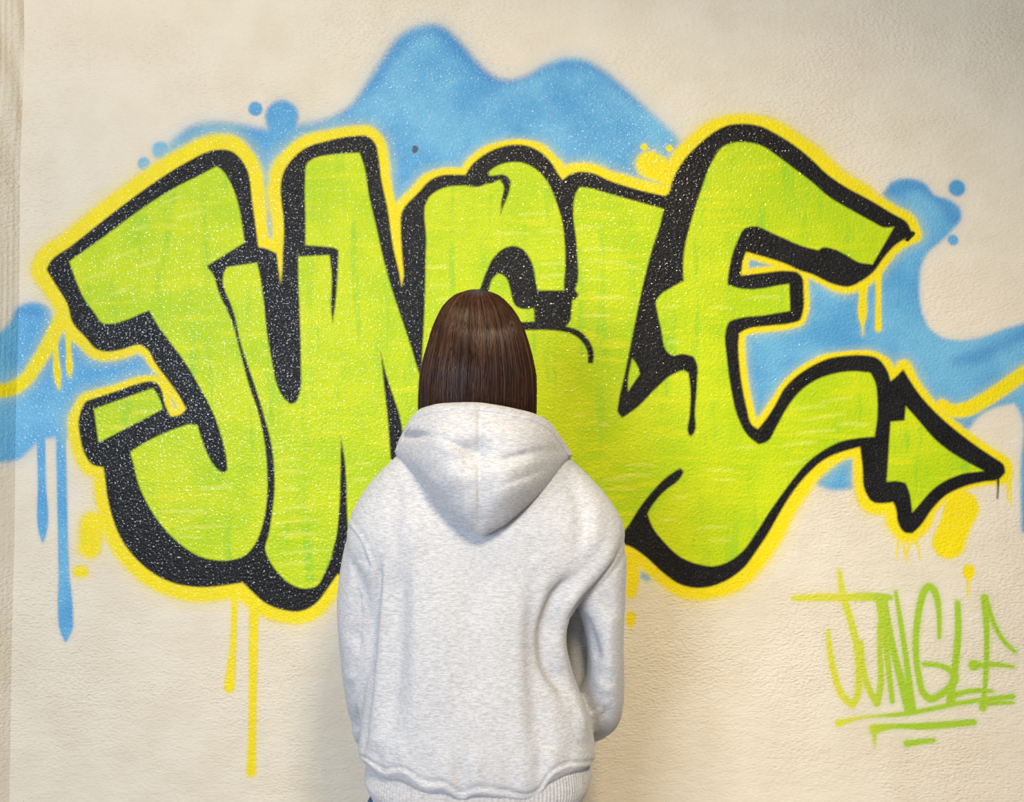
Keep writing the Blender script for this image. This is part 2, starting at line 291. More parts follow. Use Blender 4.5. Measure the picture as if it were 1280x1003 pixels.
class Canvas:
    """regular grid of layout points with signed distances to drawn shapes"""
    def __init__(self, xs, ys):
        self.xs, self.ys = np.asarray(xs, float), np.asarray(ys, float)
        self.nx, self.ny = len(xs), len(ys)
    def full(self, v):
        return np.full((self.ny, self.nx), v, dtype=np.float32)
    def _tiles(self, x0, x1, y0, y1, T=24):
        i0, i1 = np.searchsorted(self.xs, [x0, x1])
        j0, j1 = np.searchsorted(self.ys, [y0, y1])
        for j in range(j0, j1, T):
            for i in range(i0, i1, T):
                yield slice(j, min(j + T, j1)), slice(i, min(i + T, i1))
    def poly(self, P, R=26.0):
        P = curve_pts(P)
        A, B = P, np.roll(P, -1, axis=0)
        D = self.full(R)
        lo, hi = P.min(0) - R, P.max(0) + R
        for sj, si in self._tiles(lo[0], hi[0], lo[1], hi[1]):
            X, Y = np.meshgrid(self.xs[si], self.ys[sj])
            bx0, bx1, by0, by1 = X[0, 0] - R, X[0, -1] + R, Y[0, 0] - R, Y[-1, 0] + R
            m = (np.maximum(A[:, 0], B[:, 0]) >= bx0) & (np.minimum(A[:, 0], B[:, 0]) <= bx1) & \
                (np.maximum(A[:, 1], B[:, 1]) >= by0) & (np.minimum(A[:, 1], B[:, 1]) <= by1)
            if not m.any():
                continue
            a, b = A[m], B[m]
            d = b - a
            dd = (d ** 2).sum(1) + 1e-9
            px, py = X.ravel()[:, None] - a[:, 0], Y.ravel()[:, None] - a[:, 1]
            t = np.clip((px * d[:, 0] + py * d[:, 1]) / dd, 0, 1)
            q = (px - t * d[:, 0]) ** 2 + (py - t * d[:, 1]) ** 2
            D[sj, si] = np.minimum(np.sqrt(q.min(1)).reshape(X.shape), R)
        # inside test row by row
        for j, y in enumerate(self.ys):
            m = (A[:, 1] > y) != (B[:, 1] > y)
            if not m.any():
                continue
            a, b = A[m], B[m]
            xc = np.sort(a[:, 0] + (y - a[:, 1]) / (b[:, 1] - a[:, 1]) * (b[:, 0] - a[:, 0]))
            ins = np.searchsorted(xc, self.xs) % 2 == 1
            D[j, ins] *= -1
        return D
    def stroke(self, P, R=26.0):
        P = curve_pts(P, closed=False, n=5, ang=75)
        A, B = P[:-1], P[1:]
        D = self.full(R)
        w = P[:, 2].max()
        lo, hi = P[:, :2].min(0) - R - w, P[:, :2].max(0) + R + w
        for sj, si in self._tiles(lo[0], hi[0], lo[1], hi[1]):
            X, Y = np.meshgrid(self.xs[si], self.ys[sj])
            d = B[:, :2] - A[:, :2]
            dd = (d ** 2).sum(1) + 1e-9
            px, py = X.ravel()[:, None] - A[:, 0], Y.ravel()[:, None] - A[:, 1]
            t = np.clip((px * d[:, 0] + py * d[:, 1]) / dd, 0, 1)
            q = np.sqrt((px - t * d[:, 0]) ** 2 + (py - t * d[:, 1]) ** 2) - (A[:, 2] + t * (B[:, 2] - A[:, 2]))
            D[sj, si] = np.minimum(q.min(1).reshape(X.shape), R)
        return D

def cov(D, soft):
    return np.clip(0.5 - D / (2.0 * soft), -6, 6)

# pale highlight strokes inside the letters: (x, y, half length)
PALE = [(215,250,16),(240,268,18),(150,320,22),(185,330,14),(120,345,16),(175,285,10),(150,365,12),(230,640,28),(250,660,30),(235,672,18),(270,610,20),
        (360,575,14),(365,590,18),(362,612,12),(370,635,22),(375,652,26),(372,668,24),(380,690,26),(368,705,20),(345,560,8),(455,580,10),(450,600,8),
        (550,335,12),(552,357,12),(556,375,9),(665,268,18),(640,292,20),(690,290,14),(690,330,14),(560,400,14),(690,345,16),
        (752,312,22),(756,328,24),(745,350,16),(790,335,10),(760,372,18),(745,395,18),(735,285,18),
        (838,384,10),(842,428,7),(742,528,5),(755,531,5),(723,520,6),(790,595,22),(775,612,20),(800,582,18),(770,600,16),
        (900,588,16),(905,600,14),(990,580,14),(890,660,18),(900,676,14),(850,622,10),(835,650,10),(930,560,12),
        (1010,510,22),(1030,522,26),(1045,500,20),(1060,530,12),(1078,532,9),(1020,540,24),(1000,555,20),(900,385,14),(955,372,20),(180,515,12),(150,535,10),(600,235,8)]

def paint(cv):
    """all paint layers on a canvas, plus which shape owns each point"""
    L = {}
    own = {}
    # blue
    b = cv.full(-6); ob = cv.full(-1)
    names = []
    for k, (nm, soft, P) in enumerate(BLUE):
        c = cov(cv.poly(P, 30), soft); m = c > b; b[m] = c[m]; ob[m & (c > 0)] = len(names); names.append(nm)
    for nm, soft, P in BLUE_ST:
        c = cov(cv.stroke(P), soft); m = c > b; b[m] = c[m]; ob[m & (c > 0)] = len(names); names.append(nm)
    L['blue'] = b; own['blue'] = (ob, names)
    # black
    kd = cv.poly(BLACK, 60)
    k = cov(kd, 2.0)
    for P in BLACK_ST:
        k = np.maximum(k, cov(cv.stroke(P), 1.3))
    L['black'] = k
    # yellow: a band sprayed around the black, of varying width
    X, Y = np.meshgrid(cv.xs, cv.ys)
    num = cv.full(0); den = cv.full(1e-9)
    for hx, hy, hw in HALO:
        w = 1.0 / (((X - hx) ** 2 + (Y - hy) ** 2) + 30.0) ** 2
        num += w * hw; den += w
    hw = num / den
    y = cov(kd - hw - 0.5, 1.6 + hw * 0.20); oy = np.zeros_like(y); oy[y <= 0] = -1
    ynames = ['yellow_halo']
    for nm, soft, P in YELLOW_ST:
        c = cov(cv.stroke(P), soft); m = c > y; y[m] = c[m]
        oy[m & (c > 0)] = len(ynames); ynames.append(nm)
    L['yellow'] = y; own['yellow'] = (oy, ynames)
    # green
    ink = cv.full(40)
    for P in INK:
        ink = np.minimum(ink, cv.poly(P))
    g = cv.full(-6); og = cv.full(-1)
    gn = ['J', 'UN', 'G', 'L', 'E', 'arrow']
    for idx, nm in enumerate(gn):
        d = cv.full(40)
        for P in GREEN[nm]:
            d = np.minimum(d, cv.poly(P))
        c = cov(np.maximum(d, -ink), 1.9)
        m = c > g; g[m] = c[m]; og[m & (c > 0)] = idx
    # split the shared fill between neighbouring letters
    xl = np.interp(Y, [300, 500, 545, 700], [395, 398, 424, 424])
    og[(og == 1) & (X > xl)] = 6                                     # N
    xg = np.interp(Y, [360, 460, 560, 700], [712, 738, 735, 730])
    og[(og == 2) & (X > xg)] = 3
    og[(og == 3) & (X <= xg) & (Y > 372)] = 2
    xe = np.interp(Y, [440, 545, 600, 700], [865, 864, 850, 790])
    og[(og == 4) & (X < xe) & (Y > 455)] = 3
    L['green'] = g; own['green'] = (og, ['J', 'U', 'G', 'L', 'E', 'arrow', 'N'])
    # tag
    t = cv.full(-6); ot = cv.full(-1); tn = list(TAG)
    for idx, nm in enumerate(tn):
        d = cv.full(40)
        for P in TAG[nm]:
            d = np.minimum(d, cv.stroke(P))
        c = cov(d, 1.7); m = c > t; t[m] = c[m]; ot[m & (c > 0)] = idx
    L['tag'] = t; own['tag'] = (ot, tn)
    d = cv.full(40)
    for P in DEEP:
        d = np.minimum(d, cv.stroke(P))
    L['deep'] = cov(d, 7)
    p = cv.full(-6)
    r = np.random.default_rng(3)
    for x, y_, hl in PALE:
        tilt = r.uniform(-0.12, 0.05) + (-0.28 if x < 260 and y_ < 400 else 0) + (-0.12 if x > 980 else 0)
        wd = r.uniform(0.6, 1.6)
        p = np.maximum(p, cov(cv.stroke([(x - hl, y_ - hl * tilt, wd * .4), (x, y_ - 0.6, wd), (x + hl, y_ + hl * tilt, wd * .4)]), 3.0))
    L['pale'] = p
    return L, own

# ------------------------------------------------------------------ materials of the wall
def wall_material(painted):
    m = NB('painted_plaster' if painted else 'cream_plaster')
    o = m.coord()
    big = m.noise(1.6, 3, 0.5)
    mid = m.noise(9.0, 3, 0.55)
    col = m.mix(m.ramp(mid, 0.3, 0.75), lin(222, 215, 200), lin(214, 205, 187))
    col = m.mix(m.ramp(big, 0.35, 0.7, 0, 0.5), col, lin(226, 214, 197))
    specks = m.noise(190, 1, 0.4)
    col = m.mix(m.ramp(specks, 0.74, 0.80, 0, 0.45), col, lin(150, 130, 110))
    # relief: rolled stipple, ridges and trowel marks
    st = m.noise(135, 1, 0.4, m.coord((0.8, 1, 1.5)), 0.4)
    st2 = m.noise(470, 2, 0.55)
    tro = m.noise(26, 3, 0.6, m.coord((0.7, 1, 1.5)))
    patch = m.ramp(m.noise(3.2, 2, 0.5), 0.35, 0.7, 0.35, 1.0)
    h0 = m.math('MULTIPLY', st, m.math('MULTIPLY', patch, 1.7))
    h = m.math('ADD', h0, m.math('MULTIPLY', st2, 0.10))
    h = m.math('ADD', h, m.math('MULTIPLY', tro, 1.3))
    rough = 0.62
    if painted:
        edge = m.math('MULTIPLY', m.math('SUBTRACT', m.noise(420, 3, 0.65), 0.5), 0.9)
        fine = m.math('MULTIPLY', m.math('SUBTRACT', m.noise(900, 2, 0.6), 0.5), 0.8)
        def layer(name, lo=0.0, hi=1.0, e=1.0):
            a = m.attr(name)
            v = m.math('ADD', a, m.math('MULTIPLY', m.math('ADD', edge, fine), e))
            return a, m.ramp(v, lo, hi)
        # blue
        ba, bf = layer('blue', 0.0, 0.95, 1.0)
        mist = m.ramp(m.math('ADD', ba, m.math('MULTIPLY', edge, 1.6)), -1.2, 0.5, 0, 0.16)
        hx = m.coord((1, 1, 1))
        bn = m.noise(5.5, 4, 0.6)
        bcol = m.mix(m.ramp(bn, 0.32, 0.68), lin(78, 154, 208), lin(114, 182, 221))
        sep = m.n('ShaderNodeSeparateXYZ'); m.link(hx, sep.inputs[0])
        bcol = m.mix(m.math('MULTIPLY', m.ramp(m.attr('deep'), -0.2, 1.0), 0.42), bcol, lin(34, 112, 190))
        col = m.mix(mist, col, bcol)
        col = m.mix(bf, col, bcol)
        # yellow
        ya, yf = layer('yellow', 0.0, 0.9, 1.0)
        mist = m.ramp(m.math('ADD', ya, m.math('MULTIPLY', edge, 1.6)), -1.6, 0.5, 0, 0.20)
        yn = m.noise(14, 3, 0.6)
        ycol = m.mix(m.ramp(yn, 0.3, 0.7), lin(238, 219, 2), lin(230, 212, 12))
        col = m.mix(mist, col, ycol)
        col = m.mix(m.math('MULTIPLY', yf, m.ramp(m.noise(60, 2, 0.6), 0.2, 0.5, 0.86, 1.0)), col, ycol)
        # black
        ka, kf = layer('black', 0.0, 1.0, 0.55)
        kn = m.noise(11, 3, 0.6)
        kcol = m.mix(m.ramp(kn, 0.35, 0.7), lin(10, 10, 13), lin(22, 22, 26))
        col = m.mix(kf, col, kcol)
        # green
        ga, gf = layer('green', 0.0, 1.0, 0.6)
        gcol = m.mix(m.ramp(m.noise(6.0, 3, 0.6), 0.38, 0.64), lin(178, 208, 6), lin(198, 216, 12))
        ver = m.noise(1.0, 3, 0.6, m.coord((26, 1, 3.5)))
        gcol = m.mix(m.ramp(ver, 0.52, 0.70, 0, 0.75), gcol, lin(146, 200, 36))
        hor = m.noise(1.0, 3, 0.6, m.coord((7, 1, 48)))
        gcol = m.mix(m.ramp(hor, 0.50, 0.70, 0, 0.7), gcol, lin(214, 220, 16))
        gcol = m.mix(m.math('MULTIPLY', m.ramp(m.math('ADD', m.attr('pale'), m.math('MULTIPLY', edge, 0.8)), 0.0, 1.2), 0.75), gcol, lin(236, 234, 120))
        dust = m.ramp(m.noise(520, 2, 0.7), 0.52, 0.75, 0, 0.28)
        gcol = m.mix(dust, gcol, lin(140, 190, 30))
        col = m.mix(gf, col, gcol)
        # tag
        ta, tf = layer('tag', 0.05, 0.85, 1.1)
        tag_mist = m.ramp(m.math('ADD', ta, m.math('MULTIPLY', edge, 2.0)), -1.6, 0.4, 0, 0.22)
        tcol = m.mix(m.ramp(sep.outputs[0], 0.76, 0.92), lin(206, 206, 50), lin(154, 192, 22))
        col = m.mix(tag_mist, col, tcol)
        col = m.mix(m.math('MULTIPLY', tf, 0.95), col, tcol)
        # gloss of the paint film: black and green dry shinier than bare plaster
        allp = m.math('MAXIMUM', m.math('MAXIMUM', bf, m.math('MULTIPLY', yf, 0.8)), m.math('MAXIMUM', kf, gf), True)
        # the film dries matt with tiny glossy beads on the grain
        bead = m.ramp(m.noise(235, 1, 0.4), 0.505, 0.60)
        black_only = m.math('MULTIPLY', kf, m.math('SUBTRACT', 1.0, gf))
        gloss = m.mixf(bead, 0.52, m.mixf(black_only, 0.22, 0.13))
        h = m.math('MULTIPLY', h, m.math('SUBTRACT', 1.0, m.math('MULTIPLY', allp, 0.62)))
        h = m.math('ADD', h, m.math('MULTIPLY', m.math('MULTIPLY', m.noise(150, 1, 0.35), 0.9), allp))
        h = m.math('ADD', h, m.math('MULTIPLY', m.math('MULTIPLY', bead, 0.22), allp))
        rough = m.mixf(allp, 0.62, gloss)
        spec = m.mixf(allp, 0.25, m.mixf(bead, 0.22, 0.6))
        m.link(spec, m.bsdf.inputs['Specular IOR Level'])
    m.put(m.bsdf.inputs['Base Color'], col)
    m.put(m.bsdf.inputs['Roughness'], rough)
    m.link(m.bump(h, 0.75, 0.0028), m.bsdf.inputs['Normal'])
    return m.mat

WALL_MAT = wall_material(True)

# ------------------------------------------------------------------ wall grids
def grid_faces(ny, nx):
    idx = np.arange(ny * nx).reshape(ny, nx)
    return np.stack([idx[:-1, :-1], idx[1:, :-1], idx[1:, 1:], idx[:-1, 1:]], -1).reshape(-1, 4)

ATTRS = ['blue', 'yellow', 'black', 'green', 'tag', 'deep', 'pale']

def corner_x(y):
    return 30.0 - 0.0185 * y + 1.6 * np.sin(y * 0.021) * np.exp(-np.clip(y, 0, 2000) / 500.0)

def back_pos(X, Y, off=0.0):
    return np.stack([(X - 640) * S, np.full_like(X, -off), CZ + (501.5 - Y) * S], -1)

def left_pos(X, Y, off=0.0):
    # X counts away from the corner (negative), laid along the side wall
    cx = corner_x(Y)
    e = np.clip(-X - 80, 0, None)          # beyond the pier's edge the wall turns away again
    d = np.clip(-X, 0, 80)
    rough = 0.004 * np.sin(Y * 0.05 + d * 0.11) * np.exp(-((Y - 60) / 160.0) ** 2)
    ridge = 0.0007 * (np.sin(d * 0.9 + 0.8 * np.sin(Y * 0.02)) + 0.8 * np.sin(d * 2.1 + Y * 0.013)) * np.clip(d / 4, 0, 1) * np.clip(1.15 - Y / 900.0, 0.25, 1)
    n = off + ridge + rough * np.clip(d / 6, 0, 1)
    return np.stack([(cx - 640) * S - 0.70 * d * S + 0.71 * n * (e == 0) - e * S, -0.71 * d * S - 0.70 * n * (e == 0) - off * (e > 0), CZ + (501.5 - Y) * S], -1)

def build_surface(name, cv, pos, layers, faces_keep=None, mat=WALL_MAT, off=0.0, parent=None, props=None):
    X, Y = np.meshgrid(cv.xs, cv.ys)
    V = pos(X, Y, off).reshape(-1, 3)
    Fq = grid_faces(cv.ny, cv.nx)
    if faces_keep is not None:
        Fq = Fq[faces_keep]
    used = np.unique(Fq)
    remap = np.full(len(V), -1, dtype=np.int32)
    remap[used] = np.arange(len(used))
    me = mesh_np(name, V[used], remap[Fq])
    for a in ATTRS:
        add_attr(me, a, layers[a].ravel()[used])
    return obj(name, me, mat, parent, **(props or {}))

STEP = 2.0
xs = np.concatenate([[-60, -20], np.arange(2, 1450, STEP), [1500, 1700, 2100]])
ys = np.concatenate([[-420, -200, -60], np.arange(-12, 1030, STEP), [1120, 501.5 + CZ / S]])
cvB = Canvas(xs, ys)
LB, OB = paint(cvB)
wall_back = build_surface('wall_back', cvB, back_pos, LB, props=dict(kind='structure', label='cream rough plaster wall behind the graffiti'))

xl_ = np.concatenate([[-900, -400, -81], np.arange(-80, 0.5, 2)])
ysl = np.concatenate([[-420, -200, -60], np.arange(-12, 700, 2.5), np.arange(702, 1030, 12), [1120, 501.5 + CZ / S]])
cvL0 = Canvas(xl_ + 22, ysl)         # same drawing, folded round the corner
LL, OL = paint(cvL0)
cvL = Canvas(xl_, ysl)
wall_left = build_surface('wall_left', cvL, left_pos, LL, props=dict(kind='structure', label='rough plaster side of the pier at the corner'))

# chipped nail hole in the blue, its inner shade painted as dark colour
hm = NB('chipped_hole_painted_shade'); hm.put(hm.bsdf.inputs['Base Color'], hm.mix(hm.ramp(hm.noise(600, 2, 0.5), 0.4, 0.6), lin(40, 44, 60), lin(70, 90, 120)))
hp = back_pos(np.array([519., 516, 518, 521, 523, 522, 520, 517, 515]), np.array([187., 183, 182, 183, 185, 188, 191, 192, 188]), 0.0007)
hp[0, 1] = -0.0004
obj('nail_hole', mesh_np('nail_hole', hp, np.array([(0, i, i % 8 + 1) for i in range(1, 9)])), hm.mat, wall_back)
# floor
mf = NB('floor_concrete')
fc = mf.mix(mf.ramp(mf.noise(3, 4, 0.6), 0.3, 0.7), lin(150, 142, 134), lin(172, 165, 156))
mf.put(mf.bsdf.inputs['Base Color'], fc)
mf.bsdf.inputs['Roughness'].default_value = 0.5
fv = [(-1.25, -4.5, 0), (2.8, -4.5, 0), (2.8, 0.05, 0), (-1.25, 0.05, 0), (-1.25, -4.5, -.1), (2.8, -4.5, -.1), (2.8, 0.05, -.1), (-1.25, 0.05, -.1)]
ff = [(0, 1, 2, 3), (4, 7, 6, 5), (0, 4, 5, 1), (1, 5, 6, 2), (2, 6, 7, 3), (3, 7, 4, 0)]
obj('floor', mesh_np('floor', fv, np.array(ff), False), mf.mat, None, kind='structure', label='smooth grey floor in front of the wall')

# ------------------------------------------------------------------ the paint films, one object each
def empty(name, loc, **props):
    o = bpy.data.objects.new(name, None)
    COL.objects.link(o)
    o.location = loc
    o.empty_display_size = 0.1
    for k, v in props.items():
        o[k] = v
    return o

def child(o, root):
    o.parent = root
    o.matrix_parent_inverse = root.matrix_world.inverted() if False else o.matrix_parent_inverse
    o.location = -Vector(root.location)

OFF = 0.0004
lettering = empty('graffiti_lettering', tuple(back_pos(np.array(640.0), np.array(740.0), OFF)),
    label='big lime green graffiti lettering JUNGLE with black outline, yellow halo and arrow', category='graffiti')
backdrop = empty('graffiti_mural', tuple(back_pos(np.array(640.0), np.array(660.0), OFF)),
    label='sky blue sprayed cloud with drips and dots behind the green lettering', category='graffiti')
tagroot = empty('graffiti_tag', tuple(back_pos(np.array(1150.0), np.array(930.0), OFF)),
    label='small thin handwritten lime tag JUNGLE with three underlines on bare plaster', category='graffiti')

def face_mean(a):
    return 0.25 * (a[:-1, :-1] + a[1:, :-1] + a[1:, 1:] + a[:-1, 1:]).ravel()
def face_first(a):
    return np.maximum(np.maximum(a[:-1, :-1], a[1:, :-1]), np.maximum(a[1:, 1:], a[:-1, 1:])).ravel()

def films(cv, pos, L, own, lettering, backdrop, tagroot):
    g, k, y, b, t = (face_mean(L[n]) for n in ('green', 'black', 'yellow', 'blue', 'tag'))
    og = face_first(own['green'][0]); oy = face_first(own['yellow'][0]); ob = face_first(own['blue'][0]); ot = face_first(own['tag'][0])
    isg = (g > 0.5)
    isk = (k > 0.5) & ~isg
    isy = (y > 0.42) & ~isg & ~isk
    isb = (b > 0.42) & ~isg & ~isk & ~isy
    ist = (t > 0.35) & ~isg & ~isk & ~isy & ~isb
    def mk(name, mask, root, label=None):
        if mask.sum() < 3:
            return None
        o = build_surface(name, cv, pos, L, mask, off=OFF)
        child(o, root)
        if label:
            o['label'] = label
        return o
    if isg.any():
        for i, nm in enumerate(own['green'][1]):
            if nm == 'arrow':
                mk('arrow', isg & (og == i), lettering, 'lime green arrowhead at the end of the letter E')
            else:
                mk('letter', isg & (og == i), lettering, 'lime green fill of the big letter ' + nm)
    if isk.any():
        mk('outline', isk, lettering, 'glossy black outline and shadow of the letters')
    lab = {'yellow_halo': 'yellow spray halo around the black outline', 'paint_band': 'yellow spray band', 'paint_drip': 'yellow paint drip', 'paint_dot': 'yellow paint dot'}
    for i, nm in enumerate(own['yellow'][1]):
        mk(nm, isy & (oy == i), lettering, lab[nm])
    lab = {'blue_patch': None, 'paint_drip': 'blue paint drip', 'paint_dot': 'blue paint dot'}
    for i, nm in enumerate(own['blue'][1]):
        mk(nm, isb & (ob == i), backdrop, lab[nm])
    if ist.any():
        for i, nm in enumerate(own['tag'][1]):
            if nm.startswith('under'):
                mk('underline', ist & (ot == i), tagroot)
            else:
                mk('letter', ist & (ot == i), tagroot, 'thin lime letter ' + nm)

films(cvB, back_pos, LB, OB, lettering, backdrop, tagroot)
films(cvL, left_pos, LL, OL, wall_left, wall_left, wall_left)

# ================================================================== the person
YB = -0.47                                   # middle of the body
def at(px, py, y):
    d = y + DW
    return np.array([(px - 640) * d / F, y, CZ + (501.5 - py) * d / F])
def to_px(V):
    d = V[:, 1] + DW
    return 640 + V[:, 0] * F / d, 501.5 - (V[:, 2] - CZ) * F / d

def crom(P, n=6):
    P = np.array(P, float)
    Q = np.vstack([2 * P[0] - P[1], P, 2 * P[-1] - P[-2]])
    out = []
    for i in range(1, len(Q) - 2):
        for k in range(n):
            t = k / n
            a, b, c, d = Q[i - 1], Q[i], Q[i + 1], Q[i + 2]
            out.append(0.5 * ((2 * b) + (c - a) * t + (2 * a - 5 * b + 4 * c - d) * t * t + (3 * b - a - 3 * c + d) * t ** 3))
    out.append(P[-1])
    return np.array(out)

def tube(path, n=24, sub=5, ref=(0, 1, 0), cap=True):
    """path rows: x y z rx ry ; ry lies along ref, rx across. closed loft"""
    P = crom(path, sub) if sub > 1 else np.array(path, float)
    C = P[:, :3]
    T = np.gradient(C, axis=0)
    T /= np.linalg.norm(T, axis=1)[:, None] + 1e-12
    b = np.array(ref, float)
    V = []
    ang = np.linspace(0, 2 * math.pi, n, endpoint=False)
    for i in range(len(C)):
        b = b - np.dot(b, T[i]) * T[i]
        b /= np.linalg.norm(b) + 1e-12
        nn = np.cross(T[i], b)
        V.append(C[i] + np.outer(np.cos(ang) * P[i, 3], nn) + np.outer(np.sin(ang) * P[i, 4], b))
    V = np.array(V).reshape(-1, 3)
    m = len(C)
    idx = np.arange(m * n).reshape(m, n)
    nx = np.roll(idx, -1, axis=1)
    Q = np.stack([idx[:-1], nx[:-1], nx[1:], idx[1:]], -1).reshape(-1, 4)
    Tri = np.zeros((0, 3), int)
    if cap:
        V = np.vstack([V, C[0] - T[0] * 0.35 * min(P[0, 3], P[0, 4]), C[-1] + T[-1] * 0.35 * min(P[-1, 3], P[-1, 4])])
        a, z = m * n, m * n + 1
        Tri = np.vstack([np.stack([nx[0], idx[0], np.full(n, a)], -1), np.stack([idx[-1], nx[-1], np.full(n, z)], -1)])
    return V, Q, Tri

def rings(R, n=72, sub=5, expo=2.4):
    """R rows: cx cy z a bfront bback ; horizontal rings, closed loft"""
    P = crom(R, sub) if sub > 1 else np.array(R, float)
    ang = np.linspace(0, 2 * math.pi, n, endpoint=False)
    c, s = np.cos(ang), np.sin(ang)
    ex = 2.0 / expo
    cx = np.sign(c) * np.abs(c) ** ex
    sy = np.sign(s) * np.abs(s) ** ex
    V = []
    for r in P:
        bb = np.where(s > 0, r[4], r[5])
        V.append(np.stack([r[0] + cx * r[3], r[1] + sy * bb, np.full(n, r[2])], -1))
    V = np.array(V).reshape(-1, 3)
    m = len(P)
    idx = np.arange(m * n).reshape(m, n)
    nx = np.roll(idx, -1, axis=1)
    Q = np.stack([idx[:-1], nx[:-1], nx[1:], idx[1:]], -1).reshape(-1, 4)
    V = np.vstack([V, [P[0, 0], P[0, 1], P[0, 2]], [P[-1, 0], P[-1, 1], P[-1, 2]]])
    a, z = m * n, m * n + 1
    Tri = np.vstack([np.stack([nx[0], idx[0], np.full(n, a)], -1), np.stack([idx[-1], nx[-1], np.full(n, z)], -1)])
    return V, Q, Tri

def join(parts):
    Vs, Qs, Ts, o = [], [], [], 0
    for V, Q, T in parts:
        Vs.append(V); Qs.append(Q + o); Ts.append(T + o); o += len(V)
    return np.vstack(Vs), np.vstack(Qs), np.vstack(Ts)

def remesh(parts, voxel):
    V, Q, T = join(parts)
    me = mesh_np('tmp', V, [Q, T])
    o = bpy.data.objects.new('tmp', me)
    COL.objects.link(o)
    md = o.modifiers.new('r', 'REMESH')
    md.mode = 'VOXEL'
    md.voxel_size = voxel
    md.adaptivity = 0.0
    dg = bpy.context.evaluated_depsgraph_get()
    ev = o.evaluated_get(dg)
    m2 = bpy.data.meshes.new_from_object(ev)
    V = np.empty(len(m2.vertices) * 3, dtype=np.float32); m2.vertices.foreach_get('co', V); V = V.reshape(-1, 3).astype(float)
    Fq = np.empty(len(m2.loops), dtype=np.int32); m2.loops.foreach_get('vertex_index', Fq)
    E = np.empty(len(m2.edges) * 2, dtype=np.int32); m2.edges.foreach_get('vertices', E); E = E.reshape(-1, 2)
    Fq = Fq.reshape(-1, 4)
    bpy.data.objects.remove(o); bpy.data.meshes.remove(me); bpy.data.meshes.remove(m2)
    return V, Fq, E

def smooth(V, E, it=10, lam=0.5, w=None):
    n = len(V)
    deg = np.bincount(E.ravel(), minlength=n)[:, None].astype(float)
    for _ in range(it):
        A = np.zeros_like(V)
        for k in range(3):
            A[:, k] = np.bincount(E[:, 0], V[E[:, 1], k], n) + np.bincount(E[:, 1], V[E[:, 0], k], n)
        d = A / np.maximum(deg, 1) - V
        V = V + lam * d * (1 if w is None else w[:, None])
    return V

def normals(V, Fq):
    a = V[Fq[:, 2]] - V[Fq[:, 0]]
    b = V[Fq[:, 3 % Fq.shape[1]]] - V[Fq[:, 1]]
    fn = np.cross(a, b)
    N = np.zeros_like(V)
    for k in range(Fq.shape[1]):
        for c in range(3):
            N[:, c] += np.bincount(Fq[:, k], fn[:, c], len(V))
    return N / (np.linalg.norm(N, axis=1)[:, None] + 1e-12)

def pl_dist(px, py, P):
    """distance in layout units to a polyline, with position 0..1 along it"""
    P = curve_pts(P, closed=False, n=5, ang=80)
    best = np.full(len(px), 1e9); along = np.zeros(len(px)); side = np.zeros(len(px))
    L = np.concatenate([[0], np.cumsum(np.linalg.norm(np.diff(P, axis=0), axis=1))])
    for i in range(len(P) - 1):
        d = P[i + 1] - P[i]
        dd = (d ** 2).sum() + 1e-9
        qx, qy = px - P[i, 0], py - P[i, 1]
        t = np.clip((qx * d[0] + qy * d[1]) / dd, 0, 1)
        q = np.hypot(qx - t * d[0], qy - t * d[1])
        m = q < best
        best[m] = q[m]
        along[m] = (L[i] + t[m] * math.sqrt(dd)) / L[-1]
        side[m] = np.sign(d[0] * qy - d[1] * qx)[m]
    return best, along, side

def part_mesh(name, V, Fq, mask=None):
    if mask is not None:
        Fq = Fq[mask]
    u = np.unique(Fq)
    r = np.full(len(V), -1, dtype=np.int32); r[u] = np.arange(len(u))
    return mesh_np(name, V[u], r[Fq])

# ---- materials of the person
def fabric(name, c0, c1, rib=False):
    m = NB(name)
    fl = m.noise(1.0, 3, 0.6, m.coord((95, 95, 620)), 0.25)
    fl2 = m.noise(1.0, 2, 0.6, m.coord((260, 260, 1000)))
    v = m.math('ADD', m.math('MULTIPLY', fl, 0.65), m.math('MULTIPLY', fl2, 0.35))
    col = m.mix(m.ramp(v, 0.36, 0.62), c0, c1)
    m.put(m.bsdf.inputs['Base Color'], col)
    m.bsdf.inputs['Roughness'].default_value = 0.95
    m.bsdf.inputs['Specular IOR Level'].default_value = 0.1
    m.bsdf.inputs['Sheen Weight'].default_value = 0.15
    m.bsdf.inputs['Sheen Roughness'].default_value = 0.5
    h = m.math('ADD', m.noise(700, 2, 0.6), m.math('MULTIPLY', m.noise(60, 3, 0.6), 1.2))
    m.link(m.bump(h, 0.22, 0.002), m.bsdf.inputs['Normal'])
    return m.mat
HOOD_MAT = fabric('heather_grey_fleece', lin(166, 168, 175), lin(200, 202, 209))
RIB_MAT = fabric('heather_grey_rib', lin(164, 165, 170), lin(198, 198, 202))

